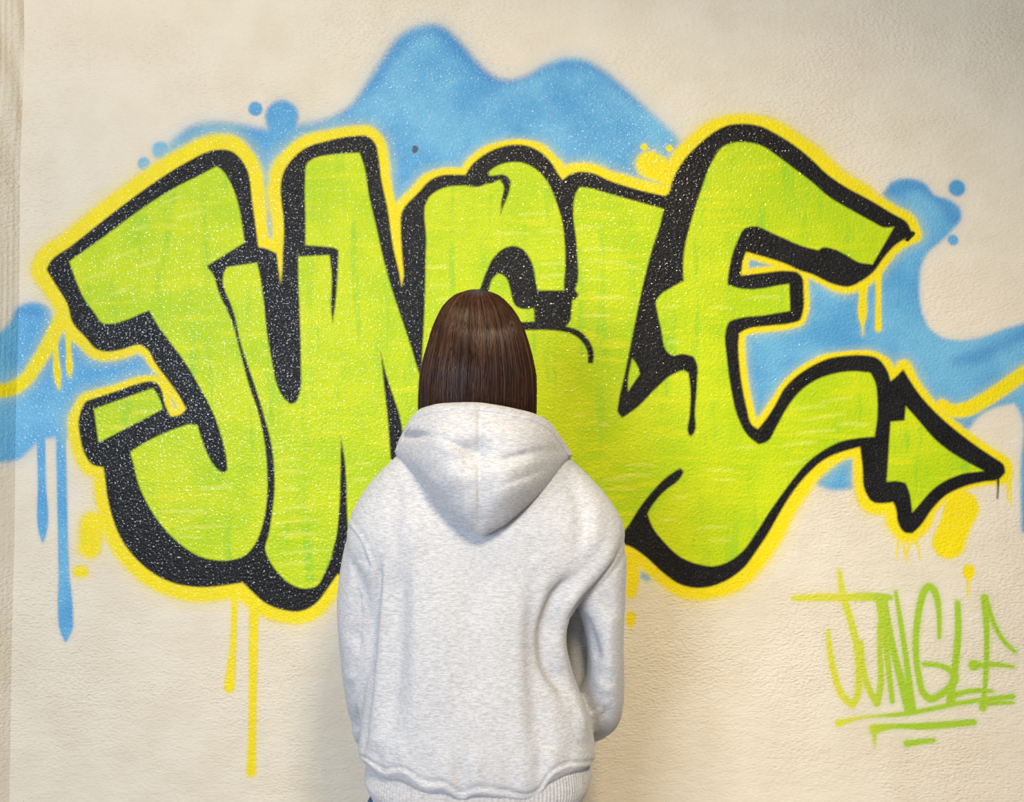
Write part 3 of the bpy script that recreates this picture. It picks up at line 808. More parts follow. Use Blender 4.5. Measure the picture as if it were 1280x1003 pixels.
def simple(name, c, rough=0.6, c2=None, sc=40, spec=0.4, bump=0.0):
    m = NB(name)
    if c2 is not None:
        m.put(m.bsdf.inputs['Base Color'], m.mix(m.ramp(m.noise(sc, 3, 0.6), 0.3, 0.7), c, c2))
    else:
        m.bsdf.inputs['Base Color'].default_value = c
    m.bsdf.inputs['Roughness'].default_value = rough
    m.bsdf.inputs['Specular IOR Level'].default_value = spec
    if bump:
        m.link(m.bump(m.noise(sc * 6, 2, 0.6), bump, 0.001), m.bsdf.inputs['Normal'])
    return m.mat
SKIN = simple('skin', lin(224, 182, 158), 0.5, lin(214, 168, 146), 30)
SKIN.node_tree.nodes['Principled BSDF'].inputs['Subsurface Weight'].default_value = 0.08
DENIM = simple('blue_denim', lin(58, 84, 128), 0.85, lin(84, 112, 156), 300, 0.2, 0.4)
WHITE = simple('white_rubber', lin(228, 226, 222), 0.5, lin(214, 212, 208), 20)
CANVAS = simple('white_canvas', lin(222, 220, 216), 0.85, lin(206, 204, 200), 200, 0.2, 0.3)
EYEW = simple('eye_white', lin(236, 234, 230), 0.2)
IRIS = simple('iris_brown', lin(46, 28, 18), 0.15)
LIP = simple('lips', lin(190, 104, 98), 0.4, lin(180, 96, 92), 80)
BROW = simple('brow_hair', lin(48, 34, 27), 0.7, lin(60, 42, 33), 200)

# ---- body: one continuous surface
HX = at(598, 440, YB)[0]                      # head axis
ZT = 1.607
def head():
    n, m = 48, 40
    V = []
    cz, cy = 1.50, -0.462
    for j in range(m + 1):
        th = math.pi * j / m
        for i in range(n):
            ph = 2 * math.pi * i / n
            x, y, z = math.sin(th) * math.cos(ph), math.sin(th) * math.sin(ph), math.cos(th)
            ax, ay, az = 0.074, 0.090, 0.107
            if z < 0:
                k = -z
                ax *= 1 - 0.28 * k ** 1.5
                ay *= 1 - 0.10 * k
            X, Y, Z = x * ax, y * ay, z * az
            if y > 0:                              # face towards the wall (+y)
                Y *= 0.95
                X_, Z_ = X, Z
                Y += 0.021 * math.exp(-(X_ / 0.010) ** 2) * math.exp(-((Z_ + 0.022) / 0.018) ** 2)      # nose tip
                Y += 0.009 * math.exp(-(X_ / 0.008) ** 2) * math.exp(-((Z_ - 0.004) / 0.022) ** 2)      # bridge
                Y += 0.007 * math.exp(-(X_ / 0.020) ** 2) * math.exp(-((Z_ + 0.056) / 0.009) ** 2)      # mouth
                Y += 0.008 * math.exp(-(X_ / 0.018) ** 2) * math.exp(-((Z_ + 0.092) / 0.016) ** 2)      # chin
                for sx in (-1, 1):
                    Y -= 0.010 * math.exp(-((X_ - sx * 0.031) / 0.015) ** 2) * math.exp(-((Z_ - 0.002) / 0.011) ** 2)
                    Y += 0.006 * math.exp(-((X_ - sx * 0.040) / 0.018) ** 2) * math.exp(-((Z_ + 0.028) / 0.018) ** 2)
            V.append((HX + X, cy + Y, cz + Z))
    idx = np.arange((m + 1) * n).reshape(m + 1, n)
    nx = np.roll(idx, -1, axis=1)
    Q = np.stack([idx[:-1], idx[1:], nx[1:], nx[:-1]], -1).reshape(-1, 4)
    return np.array(V), Q[:, ::-1], np.zeros((0, 3), int)


ELL = at(478, 905, -0.37); ELR = at(750, 885, -0.40)
WRL, WRR = np.array([HX - 0.085, -0.245, 0.865]), np.array([HX + 0.090, -0.235, 0.885])

def P5(px, py, y, rx, ry):
    return [*at(px, py, y), rx, ry]
SLL = [P5(500,640,-.47,.050,.060), P5(478,675,-.465,.064,.074), P5(468,740,-.455,.068,.078), P5(467,800,-.445,.064,.078), P5(472,860,-.420,.062,.074), P5(485,922,-.375,.060,.060), P5(512,925,-.315,.054,.054), [*(WRL + [-.045, -.01, -.01]), .046, .044], [*(WRL + [-.012, 0, 0]), .036, .036]]
SLR = [P5(715,650,-.47,.050,.060), P5(738,685,-.47,.062,.070), P5(748,740,-.465,.050,.068), P5(755,790,-.455,.036,.066), P5(757,835,-.440,.034,.062), P5(752,872,-.415,.042,.055), P5(742,893,-.375,.050,.046), P5(722,892,-.310,.050,.046), [*(WRR + [.045, -.01, -.01]), .044, .042], [*(WRR + [.012, 0, 0]), .036, .036]]
SLR2 = [P5(716,735,-.425,.026,.03), P5(722,780,-.395,.030,.034), P5(727,820,-.375,.032,.034), P5(732,855,-.365,.034,.034), P5(734,884,-.360,.030,.03)]

def hand(wrist, dirx, up):
    """palm and five fingers; points inward along dirx (+1 or -1), lies in front of the belly"""
    out = []
    d = np.array([dirx * 0.97, 0.10, -0.18]); d /= np.linalg.norm(d)
    out.append(tube([[*(wrist - d * 0.03), .021, .025], [*wrist, .020, .024], [*(wrist + d * 0.035), .016, .036], [*(wrist + d * 0.075), .013, .038], [*(wrist + d * 0.09), .011, .036]], 20, 4, (0, 0, 1)))
    lens = [0.062, 0.070, 0.066, 0.052]
    for i in range(4):
        base = wrist + d * 0.083 + np.array([0, 0, 0.027 - 0.018 * i])
        L = lens[i]
        p1 = base + d * L * 0.45 + np.array([0, -0.002, 0])
        p2 = p1 + (d * 0.85 + np.array([0, -0.5, -0.05])) * L * 0.32
        p3 = p2 + (d * 0.55 + np.array([0, -0.8, -0.05])) * L * 0.26
        out.append(tube([[*base, .0088, .0088], [*p1, .0084, .0084], [*p2, .0078, .0078], [*p3, .0066, .0066]], 12, 4, (0, 0, 1)))
    tb = wrist + d * 0.028 + np.array([0, -0.006, 0.028])
    t1 = tb + d * 0.022 + np.array([0, -0.010, 0.018])
    t2 = t1 + d * 0.026 + np.array([0, -0.006, 0.008])
    out.append(tube([[*tb, .013, .013], [*t1, .0105, .0105], [*t2, .009, .009], [*(t2 + d * 0.012), .0075, .0075]], 12, 4, (0, 0, 1)))
    return out

bp = [head()]
bp.append(tube([[HX, -0.475, 1.27, .060, .055], [HX, -0.475, 1.34, .049, .050], [HX, -0.468, 1.40, .046, .048], [HX, -0.46, 1.46, .050, .055]], 24, 4))
bp.append(rings([[HX, YB, 0.76, .150, .10, .11], [HX, YB, 0.86, .155, .10, .11], [HX, YB, 0.98, .120, .085, .085], [HX, YB, 1.10, .138, .10, .09], [HX, YB, 1.20, .155, .095, .09], [HX, YB, 1.265, .140, .06, .07], [HX, YB, 1.30, .06, .05, .055]], 48, 4, 2.1))
for path, wr, sg in ((SLL, WRL, 1), (SLR, WRR, -1)):
    arm = [[HX - sg * 0.10, YB, 1.235, .040, .040], [HX - sg * 0.135, YB, 1.205, .038, .038]]
    arm += [[*p[:3], min(.032, p[3] * .6), min(.032, p[3] * .6)] for p in path[2:-1]] + [[*wr, .022, .025]]
    bp.append(tube(arm, 20, 5))
    bp += hand(wr, sg, 0)
for sx in (-1, 1):
    bp.append(tube([[HX + sx * .075, YB, .84, .082, .09], [HX + sx * .082, YB, .66, .070, .075], [HX + sx * .085, YB + .005, .46, .050, .055], [HX + sx * .088, YB - .005, .32, .048, .052], [HX + sx * .09, YB - .005, .12, .033, .036], [HX + sx * .09, YB, .06, .034, .04]], 24, 4))
    bp.append(tube([[HX + sx * .09, YB - .05, .035, .030, .022], [HX + sx * .092, YB + .03, .045, .036, .034], [HX + sx * .097, YB + .11, .03, .040, .018], [HX + sx * .10, YB + .155, .025, .030, .012]], 16, 4, (0, 0, 1)))
    bp.append(tube([[HX + sx * .072, -0.470, 1.475, .006, .010], [HX + sx * .079, -0.472, 1.495, .007, .016], [HX + sx * .080, -0.474, 1.515, .006, .014]], 12, 3))
V, Fq, E = remesh(bp, 0.0042)
V = smooth(V, E, 4, 0.5)
person = obj('person', part_mesh('person', V, Fq), SKIN, None, category='person',
             label='person seen from behind in pale grey hoodie, facing the graffiti, arms bent forward')
person['group'] = 'viewer of the mural'
del person['group']

def ellipsoid(c, r, n=16, m=10):
    V = [(c[0] + r[0] * math.sin(math.pi * j / m) * math.cos(2 * math.pi * i / n), c[1] + r[1] * math.sin(math.pi * j / m) * math.sin(2 * math.pi * i / n), c[2] + r[2] * math.cos(math.pi * j / m)) for j in range(m + 1) for i in range(n)]
    idx = np.arange((m + 1) * n).reshape(m + 1, n); nx = np.roll(idx, -1, axis=1)
    return np.array(V), np.stack([idx[:-1], idx[1:], nx[1:], nx[:-1]], -1).reshape(-1, 4)
for sx in (-1, 1):
    ev_, ef = ellipsoid((HX + sx * .031, -0.388, 1.502), (.0125, .0105, .0085))
    e = obj('eye', mesh_np('eye', ev_, ef), EYEW, person)
    iv, if_ = ellipsoid((HX + sx * .031, -0.3795, 1.502), (.0055, .0030, .0055))
    obj('iris', mesh_np('iris', iv, if_), IRIS, e)
    bv, bq, bt = tube([[HX + sx * .016, -0.376, 1.521, .0025, .0022], [HX + sx * .031, -0.377, 1.526, .003, .0024], [HX + sx * .048, -0.387, 1.522, .0016, .0016]], 8, 4)
    obj('eyebrow', mesh_np('eyebrow', bv, [bq, bt]), BROW, person)
lv, lq, lt = tube([[HX - .021, -0.383, 1.444, .001, .001], [HX - .008, -0.3725, 1.4445, .0048, .004], [HX, -0.3715, 1.444, .0045, .004], [HX + .008, -0.3725, 1.4445, .0048, .004], [HX + .021, -0.383, 1.444, .001, .001]], 10, 4)
obj('lips', mesh_np('lips', lv, [lq, lt]), LIP, person)

# ---- hoodie: torso and sleeves grown as one surface, then cut at the seams
TOR = [  # row in layout units: y, left, right, depth front, depth back
 (548,545,660,.055,.055),(562,508,700,.062,.066),(580,486,722,.078,.088),(600,466,742,.090,.104),(622,450,760,.098,.114),(645,438,774,.106,.124),(668,434,780,.112,.130),(695,440,766,.116,.134),
 (730,456,738,.120,.138),(765,463,712,.122,.142),(800,462,707,.122,.144),(840,458,715,.124,.146),(880,454,729,.126,.148),(915,450,740,.128,.151),(934,449,743,.127,.152),(946,450,743,.124,.149),(954,454,740,.117,.141),(959,461,734,.106,.128)]
def tor_rows():
    R = []
    for (py, l, r, bf, bb) in TOR:
        a, b = at(l, py, YB), at(r, py, YB)
        R.append([(a[0] + b[0]) / 2, YB, a[2], (b[0] - a[0]) / 2, bf, bb])
    return R
TR = tor_rows()
V, Fq, E = remesh([rings(TR, 96, 4, 2.5), tube(SLL, 40, 5), tube(SLR, 40, 5), tube(SLR2, 24, 5)], 0.0036)
V = smooth(V, E, 12, 0.5)
# who belongs to which tube
def tube_d(V, path):
    P = crom(path, 6)
    best = np.full(len(V), 1e9)
    for i in range(len(P) - 1):
        a, b = P[i, :3], P[i + 1, :3]
        d = b - a; dd = (d ** 2).sum() + 1e-12
        t = np.clip(((V - a) @ d) / dd, 0, 1)
        r = np.minimum(P[i, 3], P[i, 4]) + 0.5 * abs(P[i, 3] - P[i, 4])
        best = np.minimum(best, np.linalg.norm(V - a - t[:, None] * d, axis=1) / r)
    return best
TRc = crom(TR, 4)
zz = TRc[::-1, 2]
def tor_d(V):
    f = lambda k: np.interp(V[:, 2], zz, TRc[::-1, k])
    dx = np.abs(V[:, 0] - f(0)) / f(3)
    dyv = V[:, 1] - YB
    dy = np.abs(dyv) / np.where(dyv > 0, f(4), f(5))
    return (dx ** 2.5 + dy ** 2.5) ** (1 / 2.5)
dT, dL_, dR_ = tor_d(V), tube_d(V, SLL), np.minimum(tube_d(V, SLR), tube_d(V, SLR2))
px, py = to_px(V)
SEAM_R = [(786,655),(780,680),(766,708),(745,733),(724,751),(711,768)]
SEAM_L = [(429,645),(440,659),(451,673),(458,688),(463,704)]
seamRx = np.interp(py, [p[1] for p in SEAM_R], [p[0] for p in SEAM_R])
seamLx = np.interp(py, [p[1] for p in SEAM_L], [p[0] for p in SEAM_L])
selR = np.where(py < 768, (px > seamRx) & (py > 650), (dR_ < dT) & (px > 640))
selL = np.where(py < 704, (px < seamLx) & (py > 645), (dL_ < dT) & (px < 600))
front = V[:, 1] > -0.33
selR |= front & (dR_ < dT - 0.02) & (V[:, 0] > HX) & (py > 768)
selL |= front & (dL_ < dT - 0.02) & (V[:, 0] <= HX) & (py > 704)
lab = np.where(selR, 2, np.where(selL, 1, 0))

HEM = np.array([(440,962),(452,963),(475,981),(503,974),(531,990),(556,985),(577,997),(591,990),(633,994),(676,993),(686,982),(711,972),(735,972),(760,965)], float)
HEM = curve_pts(HEM, closed=False, n=6, ang=100)
HEM[:, 1] = np.convolve(np.pad(HEM[:, 1], 3, mode='edge'), np.ones(7) / 7, 'valid')
def folds(V, Fq, E):
    N = normals(V, Fq)
    px, py = to_px(V)
    gate = np.clip(-N[:, 1] * 1.8 + 0.15, 0, 1)
    disp = np.zeros(len(V))
    def crease(P, w, amp, taper=0.18, only=None, power=2.0):
        nonlocal disp
        d, al, sd = pl_dist(px, py, P)
        e = np.exp(-(d / w) ** power)
        tp = np.clip(np.minimum(al, 1 - al) / taper, 0, 1) if taper > 0 else 1.0
        k = amp * e * tp * gate
        if only is not None:
            k = k * (lab == only)
        disp += k
    T = 0
    # long soft folds on the back panel
    crease([(497,680),(496,760),(492,840),(484,930)], 16, -.014, .2, T)
    crease([(482,700),(479,780),(473,860),(466,950)], 8, .005, .2, T)
    crease([(520,700),(522,790),(520,880),(512,950)], 11, .005, .2, T)
    crease([(674,700),(668,770),(668,850),(676,930),(682,975)], 17, -.008, .25, T)
    crease([(655,720),(650,800),(652,900),(660,960)], 12, .004, .2, T)
    crease([(772,672),(745,712),(716,745),(700,778),(697,812),(708,845),(722,880),(731,930)], 9, .013, .10, T)
    crease([(722,716),(700,742),(688,770),(682,800),(687,832),(702,858),(712,880)], 9, -.018, .2, T)
    crease([(690,700),(678,740),(674,790),(678,840)], 8, .004, .2, T)
    crease([(590,700),(588,800),(592,900)], 24, -.004, .2, T)
    crease([(556,720),(552,800),(560,900)], 16, .0025, .2, T)
    crease([(625,720),(622,800),(628,900)], 15, .0025, .2, T)
    # drag lines under the hood and towards the shoulders
    crease([(500,600),(494,640),(492,700)], 9, -.006, .2, T)
    crease([(520,640),(516,700)], 10, .004, .3, T)
    crease([(705,590),(722,620),(728,660),(720,700)], 10, -.005, .25, T)
    crease([(740,620),(745,660),(735,700)], 10, .004, .25, T)
    crease([(660,670),(672,700)], 10, -.004, .3, T)
    # pouching above the hem
    for x, y0, a in ((470,955,-.006),(503,952,.005),(531,965,-.006),(556,962,.004),(577,972,-.008),(594,962,.006),(633,975,-.004),(655,968,.004),(676,970,-.005),(690,958,.005),(712,950,-.004)):
        crease([(x - 2, y0 - 30), (x, y0 - 8), (x + 1, y0 + 16), (x + 1, y0 + 30)], 8, a * .7, .35, T)
    crease([(474,690),(469,760),(462,840),(455,900),(450,950)], 5, -.012, .12)
    crease([(x, y - 10) for x, y in HEM[::3]], 3.0, -.0034, .03, T)
    crease([(x, y - 4) for x, y in HEM[::3]], 4, .0015, .03, T)
    # sleeves
    L_, R_ = 1, 2
    crease([(455,690),(450,760),(446,820)], 6, -.006, .2, L_)
    crease([(436,670),(440,720),(436,770)], 6, .003, .2, L_)
    crease([(462,884),(446,900),(440,915)], 9, -.013, .25, L_)
    crease([(462,930),(440,936)], 6, -.006, .3, L_)
    crease([(432,780),(446,800),(460,812)], 7, -.004, .3, L_)
    crease([(430,840),(446,850),(460,852)], 7, .004, .3, L_)
    crease([(724,766),(738,795),(748,830)], 7, -.007, .2, R_)
    crease([(765,760),(760,800),(764,850)], 8, .004, .2, R_)
    crease([(738,884),(752,892),(768,888)], 8, -.005, .3, R_)
    crease([(745,845),(760,862),(772,860)], 7, .004, .3, R_)
    crease([(752,735),(762,760),(772,775)], 7, -.005, .3, R_)
    # seams: a raised line between two shallow grooves
    for P in (SEAM_R, SEAM_L):
        d, al, sd = pl_dist(px, py, P)
        disp += (0.0014 * np.exp(-(d / 2.0) ** 2) - 0.0018 * np.exp(-((d - 4.5) / 2.6) ** 2)) * np.clip(gate * 2, 0, 1)
    # gentle unevenness of thick fleece
    for k in range(26):
        kx, ky, kz = rng.normal(0, 1, 3) * np.array([16, 16, 9])
        disp += 0.00045 * np.sin(V[:, 0] * kx + V[:, 1] * ky + V[:, 2] * kz + rng.uniform(0, 6.28))
    return V + N * disp[:, None]
V = folds(V, Fq, E)
V = smooth(V, E, 2, 0.4)
# wavy lower edge of the back panel, pulled onto the hem band
px, py = to_px(V)
hy = np.interp(px, HEM[:, 0], HEM[:, 1])
w = np.clip((py - 935) / 45.0, 0, 1) * (lab == 0) * np.clip((-0.40 - V[:, 1]) / 0.1, 0, 1)
V[:, 2] -= (hy - 986) * w * 0.00136

hoodie = obj('hoodie', None, None, person)
hoodie['label'] = 'oversized pale heather grey pullover hoodie'
fl = np.array([np.bincount(r, minlength=3).argmax() for r in lab[Fq]]) if len(Fq) < 1000 else None
if fl is None:
    l4 = lab[Fq]
    fl = np.where((l4 == 0).sum(1) >= 2, 0, np.where((l4 == 1).sum(1) >= 2, 1, 2))
obj('back_panel', part_mesh('back_panel', V, Fq, fl == 0), HOOD_MAT, hoodie)
obj('sleeve', part_mesh('sleeve', V, Fq, fl == 1), HOOD_MAT, hoodie)
obj('sleeve', part_mesh('sleeve', V, Fq, fl == 2), HOOD_MAT, hoodie)

# hem band with ribs
def ribbed(R, n, ribs, amp):
    V, Q, T = rings(R, n, 6, 2.5)
    m = (len(V) - 2) // n
    k = np.arange(n) * ribs * 2 * math.pi / n
    for i in range(m):
        s = slice(i * n, (i + 1) * n)
        c = V[s].mean(0)
        d = V[s] - c
        d[:, 2] = 0
        V[s] += d / (np.linalg.norm(d, axis=1)[:, None]) * (amp * np.sin(k))[:, None]
    return V, Q, T
def hr(py, l, r, bf, bb):
    a, b = at(l, py, YB), at(r, py, YB)
    return [(a[0] + b[0]) / 2, YB, a[2], (b[0] - a[0]) / 2, bf, bb]
bv, bq, bt = ribbed([hr(938,462,734,.112,.137), hr(955,459,737,.114,.140), hr(970,458,737,.114,.140), hr(982,464,732,.111,.136), hr(990,468,728,.109,.133), hr(993,473,723,.104,.128)], 900, 150, .0007)
obj('hem_band', mesh_np('hem_band', bv, [bq, bt]), RIB_MAT, hoodie, label='ribbed hem band')
for WR, sg in ((WRL, 1), (WRR, -1)):
    d = np.array([sg * 0.97, 0.10, -0.18])
    cvv, cq, ct = tube([[*(WR - d * .035), .036, .036], [*(WR - d * .02), .034, .034], [*(WR + d * .012), .031, .031], [*(WR + d * .022), .029, .029]], 48, 5)
    obj('cuff', mesh_np('cuff', cvv, [cq, ct]), RIB_MAT, hoodie)

# ---- hood lying on the back: a puffed envelope with a centre seam
HT = np.array([(494,566),(496,556),(500,547),(505,538),(510,527),(523,511.5),(547,504.5),(575,503),(600,503),(631,508),(666,516),(687,526),(698,541),(707,555),(714,566),(716,569)], float)
HB = np.array([(494,566),(497,573),(505.6,584),(530,612),(561.4,643),(589.3,666),(600,672),(610,668),(631,657),(659,633),(687,605),(706,581),(714,571),(716,569)], float)
def hood():
    nx, nv = 150, 110
    u = np.linspace(-1, 1, nx)
    s = np.sign(u) * (1 - (1 - np.abs(u)) ** 1.6)            # denser to the tips
    xc = 605 + s * 111
    xc = np.clip(xc, 494, 716)
    yt = np.interp(xc, HT[:, 0], HT[:, 1])
    yb = np.interp(xc, HB[:, 0], HB[:, 1])
    yt = np.minimum(np.convolve(np.pad(yt, 4, mode='edge'), np.ones(9) / 9, 'valid'), yb)
    yb = np.maximum(np.convolve(np.pad(yb, 1, mode='edge'), np.ones(3) / 3, 'valid'), yt)
    v = np.linspace(0, 1, nv)
    vv = 0.5 - 0.5 * np.cos(v * math.pi)
    X = np.repeat(xc[None], nv, 0)
    Yp = yt[None] + (yb - yt)[None] * vv[:, None]
    ss = np.repeat(s[None], nv, 0)
    Vv = np.repeat(vv[:, None], nx, 1)
    hgt = (yb - yt)[None] / 168.0
    # middle sheet: hugs the neck at the rim, hangs over the shoulder blades below
    mid = -0.600 - 0.022 * np.sin(np.clip(Vv, 0, 1) * math.pi * 0.9) + 0.135 * np.abs(ss) ** 2.8 - 0.012 * Vv * (1 - ss ** 2)
    prof = np.where(Vv < .5, (1 - np.abs(2 * Vv - 1) ** 3.4) ** 0.5, (1 - np.abs(2 * Vv - 1) ** 2.6) ** 0.72)
    th = (0.012 + 0.034 * np.clip(hgt, 0, 1) ** 0.8) * prof
    # puff on both sides of the seam, hollow at the seam's middle
    g = lambda cx, cy, wx, wy: np.exp(-((X - cx) / wx) ** 2 - ((Yp - cy) / wy) ** 2)
    dimp = 0.020 * g(592, 566, 20, 18) + 0.006 * g(640, 575, 26, 12) - 0.008 * g(640, 606, 30, 24) - 0.007 * g(562, 590, 26, 26) \
        + 0.007 * g(610, 625, 10, 22) + 0.026 * g(517, 545, 15, 4.5) - 0.014 * g(507, 531, 12, 9) + 0.005 * g(690, 566, 18, 8) - 0.005 * g(655, 545, 30, 12) - 0.004 * g(545, 545, 24, 14)
    def gr(cx, cy, L, w, a):
        c, s_ = math.cos(math.radians(a)), math.sin(math.radians(a))
        return np.exp(-(((X - cx) * c + (Yp - cy) * s_) / L) ** 2 - ((-(X - cx) * s_ + (Yp - cy) * c) / w) ** 2)
    dimp = dimp + 0.65 * (0.008 * gr(648, 570, 34, 4.5, -14) - 0.006 * gr(652, 582, 34, 6, -14) + 0.007 * gr(655, 597, 26, 4, -20) + 0.008 * gr(570, 556, 20, 4.5, 24) \
        - 0.006 * gr(566, 566, 24, 6, 24) - 0.004 * gr(618, 630, 10, 22, 20) + 0.005 * gr(586, 630, 5, 22, -6) + 0.006 * gr(668, 545, 22, 4, 28) - 0.005 * gr(540, 600, 30, 6, 48))
    d1 = np.abs(X - (600 - (Yp - 503) * 0.008))
    seam = -0.0060 * np.exp(-d1 / 2.4) - 0.004 * np.exp(-(d1 / 9.0) ** 2)
    rim = Yp - yt[None]
    band = -0.0048 * np.exp(-((rim - 11.5) / 1.7) ** 2) + 0.0035 * np.exp(-((rim - 5) / 5.0) ** 2)
    wr = 0.0022 * np.sin((X * 0.055 + Yp * 0.10)) * np.sin(Yp * 0.045 + 1.0) * prof
    outer = mid - th - (seam + band) * np.clip(prof * 1.6, 0, 1) + dimp * prof + wr
    inner = mid + th * 0.8
    def world(Y):
        d = Y + DW
        return np.stack([(X - 640) * d / F, Y, CZ + (501.5 - Yp) * d / F], -1)
    A, B = world(outer), world(inner)
    Vt = np.vstack([A.reshape(-1, 3), B.reshape(-1, 3)])
    q = grid_faces(nv, nx)
    q2 = q[:, ::-1] + nv * nx
    return Vt, np.vstack([q, q2])
hv, hf = hood()
hood_o = obj('hood', mesh_np('hood', hv, hf), HOOD_MAT, hoodie)
# collar of the hood running round the neck to the front
col_p = [P5(520,560,-.545,.014,.018), P5(517,560,-.51,.018,.024), P5(524,566,-.45,.022,.028), [HX - .085, -.385, 1.300, .026, .028], [HX - .040, -.345, 1.262, .024, .026], [HX, -.330, 1.248, .022, .024],
         [HX + .040, -.345, 1.262, .024, .026], [HX + .085, -.385, 1.300, .026, .028], P5(686,568,-.45,.022,.028), P5(692,564,-.51,.018,.024), P5(690,562,-.545,.014,.018)]
cvv, cq, ct = tube(col_p, 28, 6, (0, 0, 1))
obj('collar', mesh_np('collar', cvv, [cq, ct]), HOOD_MAT, hood_o)
for sx in (-1, 1):
    dv, dq, dt = tube([[HX + sx * .035, -.322, 1.262, .003, .003], [HX + sx * .04, -.318, 1.20, .003, .003], [HX + sx * .042, -.328, 1.12, .003, .003]], 8, 4)
    obj('drawstring', mesh_np('drawstring', dv, [dq, dt]), RIB_MAT, hood_o)

# ---- jeans and shoes
jp = [rings([[HX - .006, YB, .60, .196, .115, .122], [HX - .007, YB, .66, .202, .114, .122], [HX - .007, YB, .683, .200, .112, .120], [HX - .006, YB, .70, .178, .100, .108], [HX, YB, .80, .160, .095, .102], [HX, YB, .90, .150, .09, .10]], 48, 4, 2.3)]
for sx in (-1, 1):
    jp.append(tube([[HX + sx * .085, YB, .72, .080, .095], [HX + sx * .096, YB - .003, .64, .098, .116], [HX + sx * .103, YB, .46, .086, .098], [HX + sx * .108, YB, .26, .084, .094], [HX + sx * .112, YB - .005, .085, .088, .100], [HX + sx * .112, YB - .005, .05, .086, .098]], 32, 5))
V, Fq, E = remesh(jp, 0.008)
V = smooth(V, E, 6, 0.5)
jeans = obj('jeans', part_mesh('jeans', V, Fq), DENIM, person, label='loose blue denim jeans')
for sx in (-1, 1):
    x = HX + sx * .10
    sv, sq, st = rings([[x, YB + .045, 0, .046, .145, .125], [x, YB + .045, .012, .049, .150, .130], [x, YB + .045, .028, .048, .148, .128]], 48, 4, 2.6)
    sh_p = [rings([[x, YB + .045, .022, .046, .143, .122], [x, YB + .045, .045, .045, .136, .120], [x, YB + .025, .065, .042, .100, .100], [x, YB - .01, .085, .038, .060, .070], [x, YB - .02, .10, .036, .05, .058]], 40, 4, 2.3)]
    a, b, c = sh_p[0]
    shoe = obj('shoe', mesh_np('shoe', a, [b, c]), CANVAS, person)
    obj('sole', mesh_np('sole', sv, [sq, st]), WHITE, shoe)

# ---- hair: a bob, shell plus strands
HP = np.array([  # layout y, centre, half width
 (363.4,596,0.2),(363.8,596,5),(365,596,11.5),(368,596,21),(371,596,27.5),(375,596,33),(385,596.5,42.5),(398,597.5,50.5),(414,598,57.5),(431,598.5,62.7),(447,598.2,67.2),(467,598,71.6),(486,597.5,73),(509,597,73.2),(540,597,72.5),(575,597,69)])
YH = -0.458
def hair_at(phi, py, k=1.0):
    """point of the hair surface: phi 0 = right, -90 deg = back"""
    c = np.interp(py, HP[:, 0], HP[:, 1]); h = np.interp(py, HP[:, 0], HP[:, 2])
    d = YH + DW
    cx = (c - 640) * d / F
    a = h * d / F * k
    z = CZ + (501.5 - py) * d / F
    b = a * np.interp(py, [364, 420, 509, 575], [1.05, 1.10, 1.02, 0.90])
    crown = np.interp(py, [364, 400, 480], [-0.012, -0.008, 0.0])
    return np.stack([cx + a * np.cos(phi), YH + crown + b * np.sin(phi), z + 0 * phi], -1)
mh = NB('dark_brown_hair')
hc = mh.mix(mh.ramp(mh.attr('tone'), 0.0, 1.0, kind='LINEAR'), lin(24, 14, 11), lin(98, 64, 45))
mh.put(mh.bsdf.inputs['Base Color'], hc)
mh.bsdf.inputs['Roughness'].default_value = 0.26
mh.bsdf.inputs['Specular IOR Level'].default_value = 0.28
nphi = 220
phis = np.linspace(math.radians(-90 - 142), math.radians(-90 + 142), nphi)
pys = np.concatenate([np.linspace(363.4, 375, 14), np.linspace(378, 560, 64)])
SV = []
for p in pys:
    groove = 1 + 0.006 * np.sin(phis * 61 + 2 * np.sin(p * .02)) + 0.005 * np.sin(phis * 143 + 1.3) + 0.008 * np.sin(phis * 23 + .5)
    SV.append(hair_at(phis, np.full(nphi, p), 0.975 * groove))
SV = np.array(SV).reshape(-1, 3)
sf = grid_faces(len(pys), nphi)
# fringe over the forehead
fph = np.linspace(math.radians(-90 + 142), math.radians(-90 + 218), 70)
FV = np.array([hair_at(fph, np.full(70, p), 0.975) for p in np.concatenate([np.linspace(363.4, 375, 10), np.linspace(378, 436, 24)])]).reshape(-1, 3)
ffc = grid_faces(34, 70) + len(SV)
HV = [SV, FV]; HQ = [sf, ffc]; TONE = [np.full(len(SV) + len(FV), 0.35)]
off = len(SV) + len(FV)
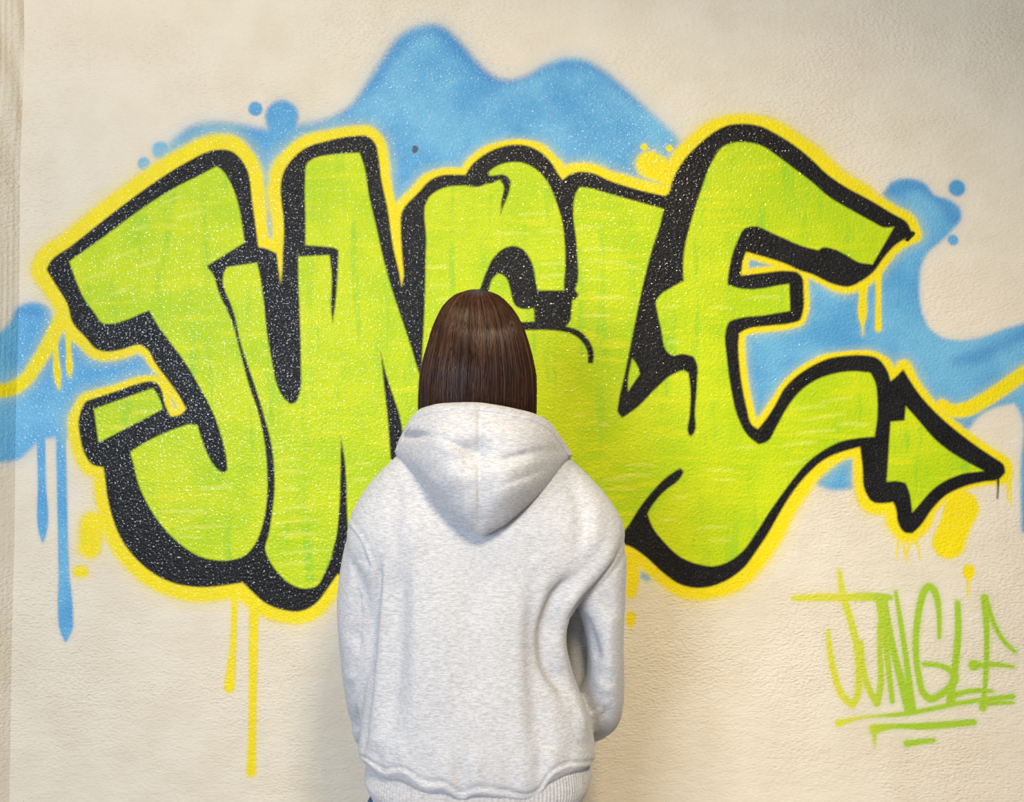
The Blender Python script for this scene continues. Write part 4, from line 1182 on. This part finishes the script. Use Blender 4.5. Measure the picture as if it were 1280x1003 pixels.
# strands
NS, NSEG = 4200, 18
cs = np.array([(math.cos(a), math.sin(a)) for a in (0, 2.094, 4.189)])
allV, allF = [], []
for i in range(NS):
    fr = i > NS * 0.9
    ph0 = rng.uniform(-90 - 140, -90 + 140) if not fr else rng.uniform(-90 + 140, -90 + 220)
    ph0 = math.radians(ph0)
    end = rng.uniform(535, 565) if not fr else rng.uniform(424, 440)
    if not fr and rng.random() < 0.25:
        end = rng.uniform(470, 540)
    start = rng.uniform(363.6, 368) if rng.random() < .75 else rng.uniform(372, 430)
    t = np.linspace(0, 1, NSEG)
    p = start + (end - start) * t ** 1.25
    clump = math.sin(ph0 * 37) * 0.025
    drift = rng.normal(0, 0.06) if rng.random() < 0.85 else rng.normal(0, 0.28)
    ph = ph0 + (clump + drift) * t + 0.008 * np.sin(t * rng.uniform(4, 9) + rng.uniform(0, 6))
    k = rng.uniform(0.962, 1.008) + 0.010 * math.sin(ph0 * 29 + 1) * t
    if rng.random() < 0.02:
        k = k + rng.uniform(0.0, 0.03) * t
    C = hair_at(ph, p, k)
    T = np.gradient(C, axis=0); T /= np.linalg.norm(T, axis=1)[:, None] + 1e-12
    out = C - np.array([C[:, 0].mean(), YH, 0]) * np.array([1, 1, 0]); out[:, 2] = 0
    out = np.stack([np.cos(ph), np.sin(ph), 0 * ph], -1)
    nrm = np.cross(T, out); nrm /= np.linalg.norm(nrm, axis=1)[:, None] + 1e-12
    out = np.cross(nrm, T)
    r = rng.uniform(0.0005, 0.0013) * np.clip(1.15 - t, 0.25, 1)[:, None]
    ring = np.stack([C + r * (c * out + s_ * nrm) for c, s_ in cs], 1).reshape(-1, 3)
    idx = np.arange(NSEG * 3).reshape(NSEG, 3); nxt = np.roll(idx, -1, 1)
    allV.append(ring)
    TONE.append(np.full(len(ring), np.clip(rng.gamma(1.4, 0.22), 0, 1)))
    allF.append(np.stack([idx[:-1], nxt[:-1], nxt[1:], idx[1:]], -1).reshape(-1, 4) + off)
    off += NSEG * 3
HV += allV; HQ += allF
hair_me = mesh_np('hair', np.vstack(HV), np.vstack(HQ))
add_attr(hair_me, 'tone', np.concatenate(TONE))
obj('hair', hair_me, mh.mat, person, label='straight dark brown bob tucked into the hood')
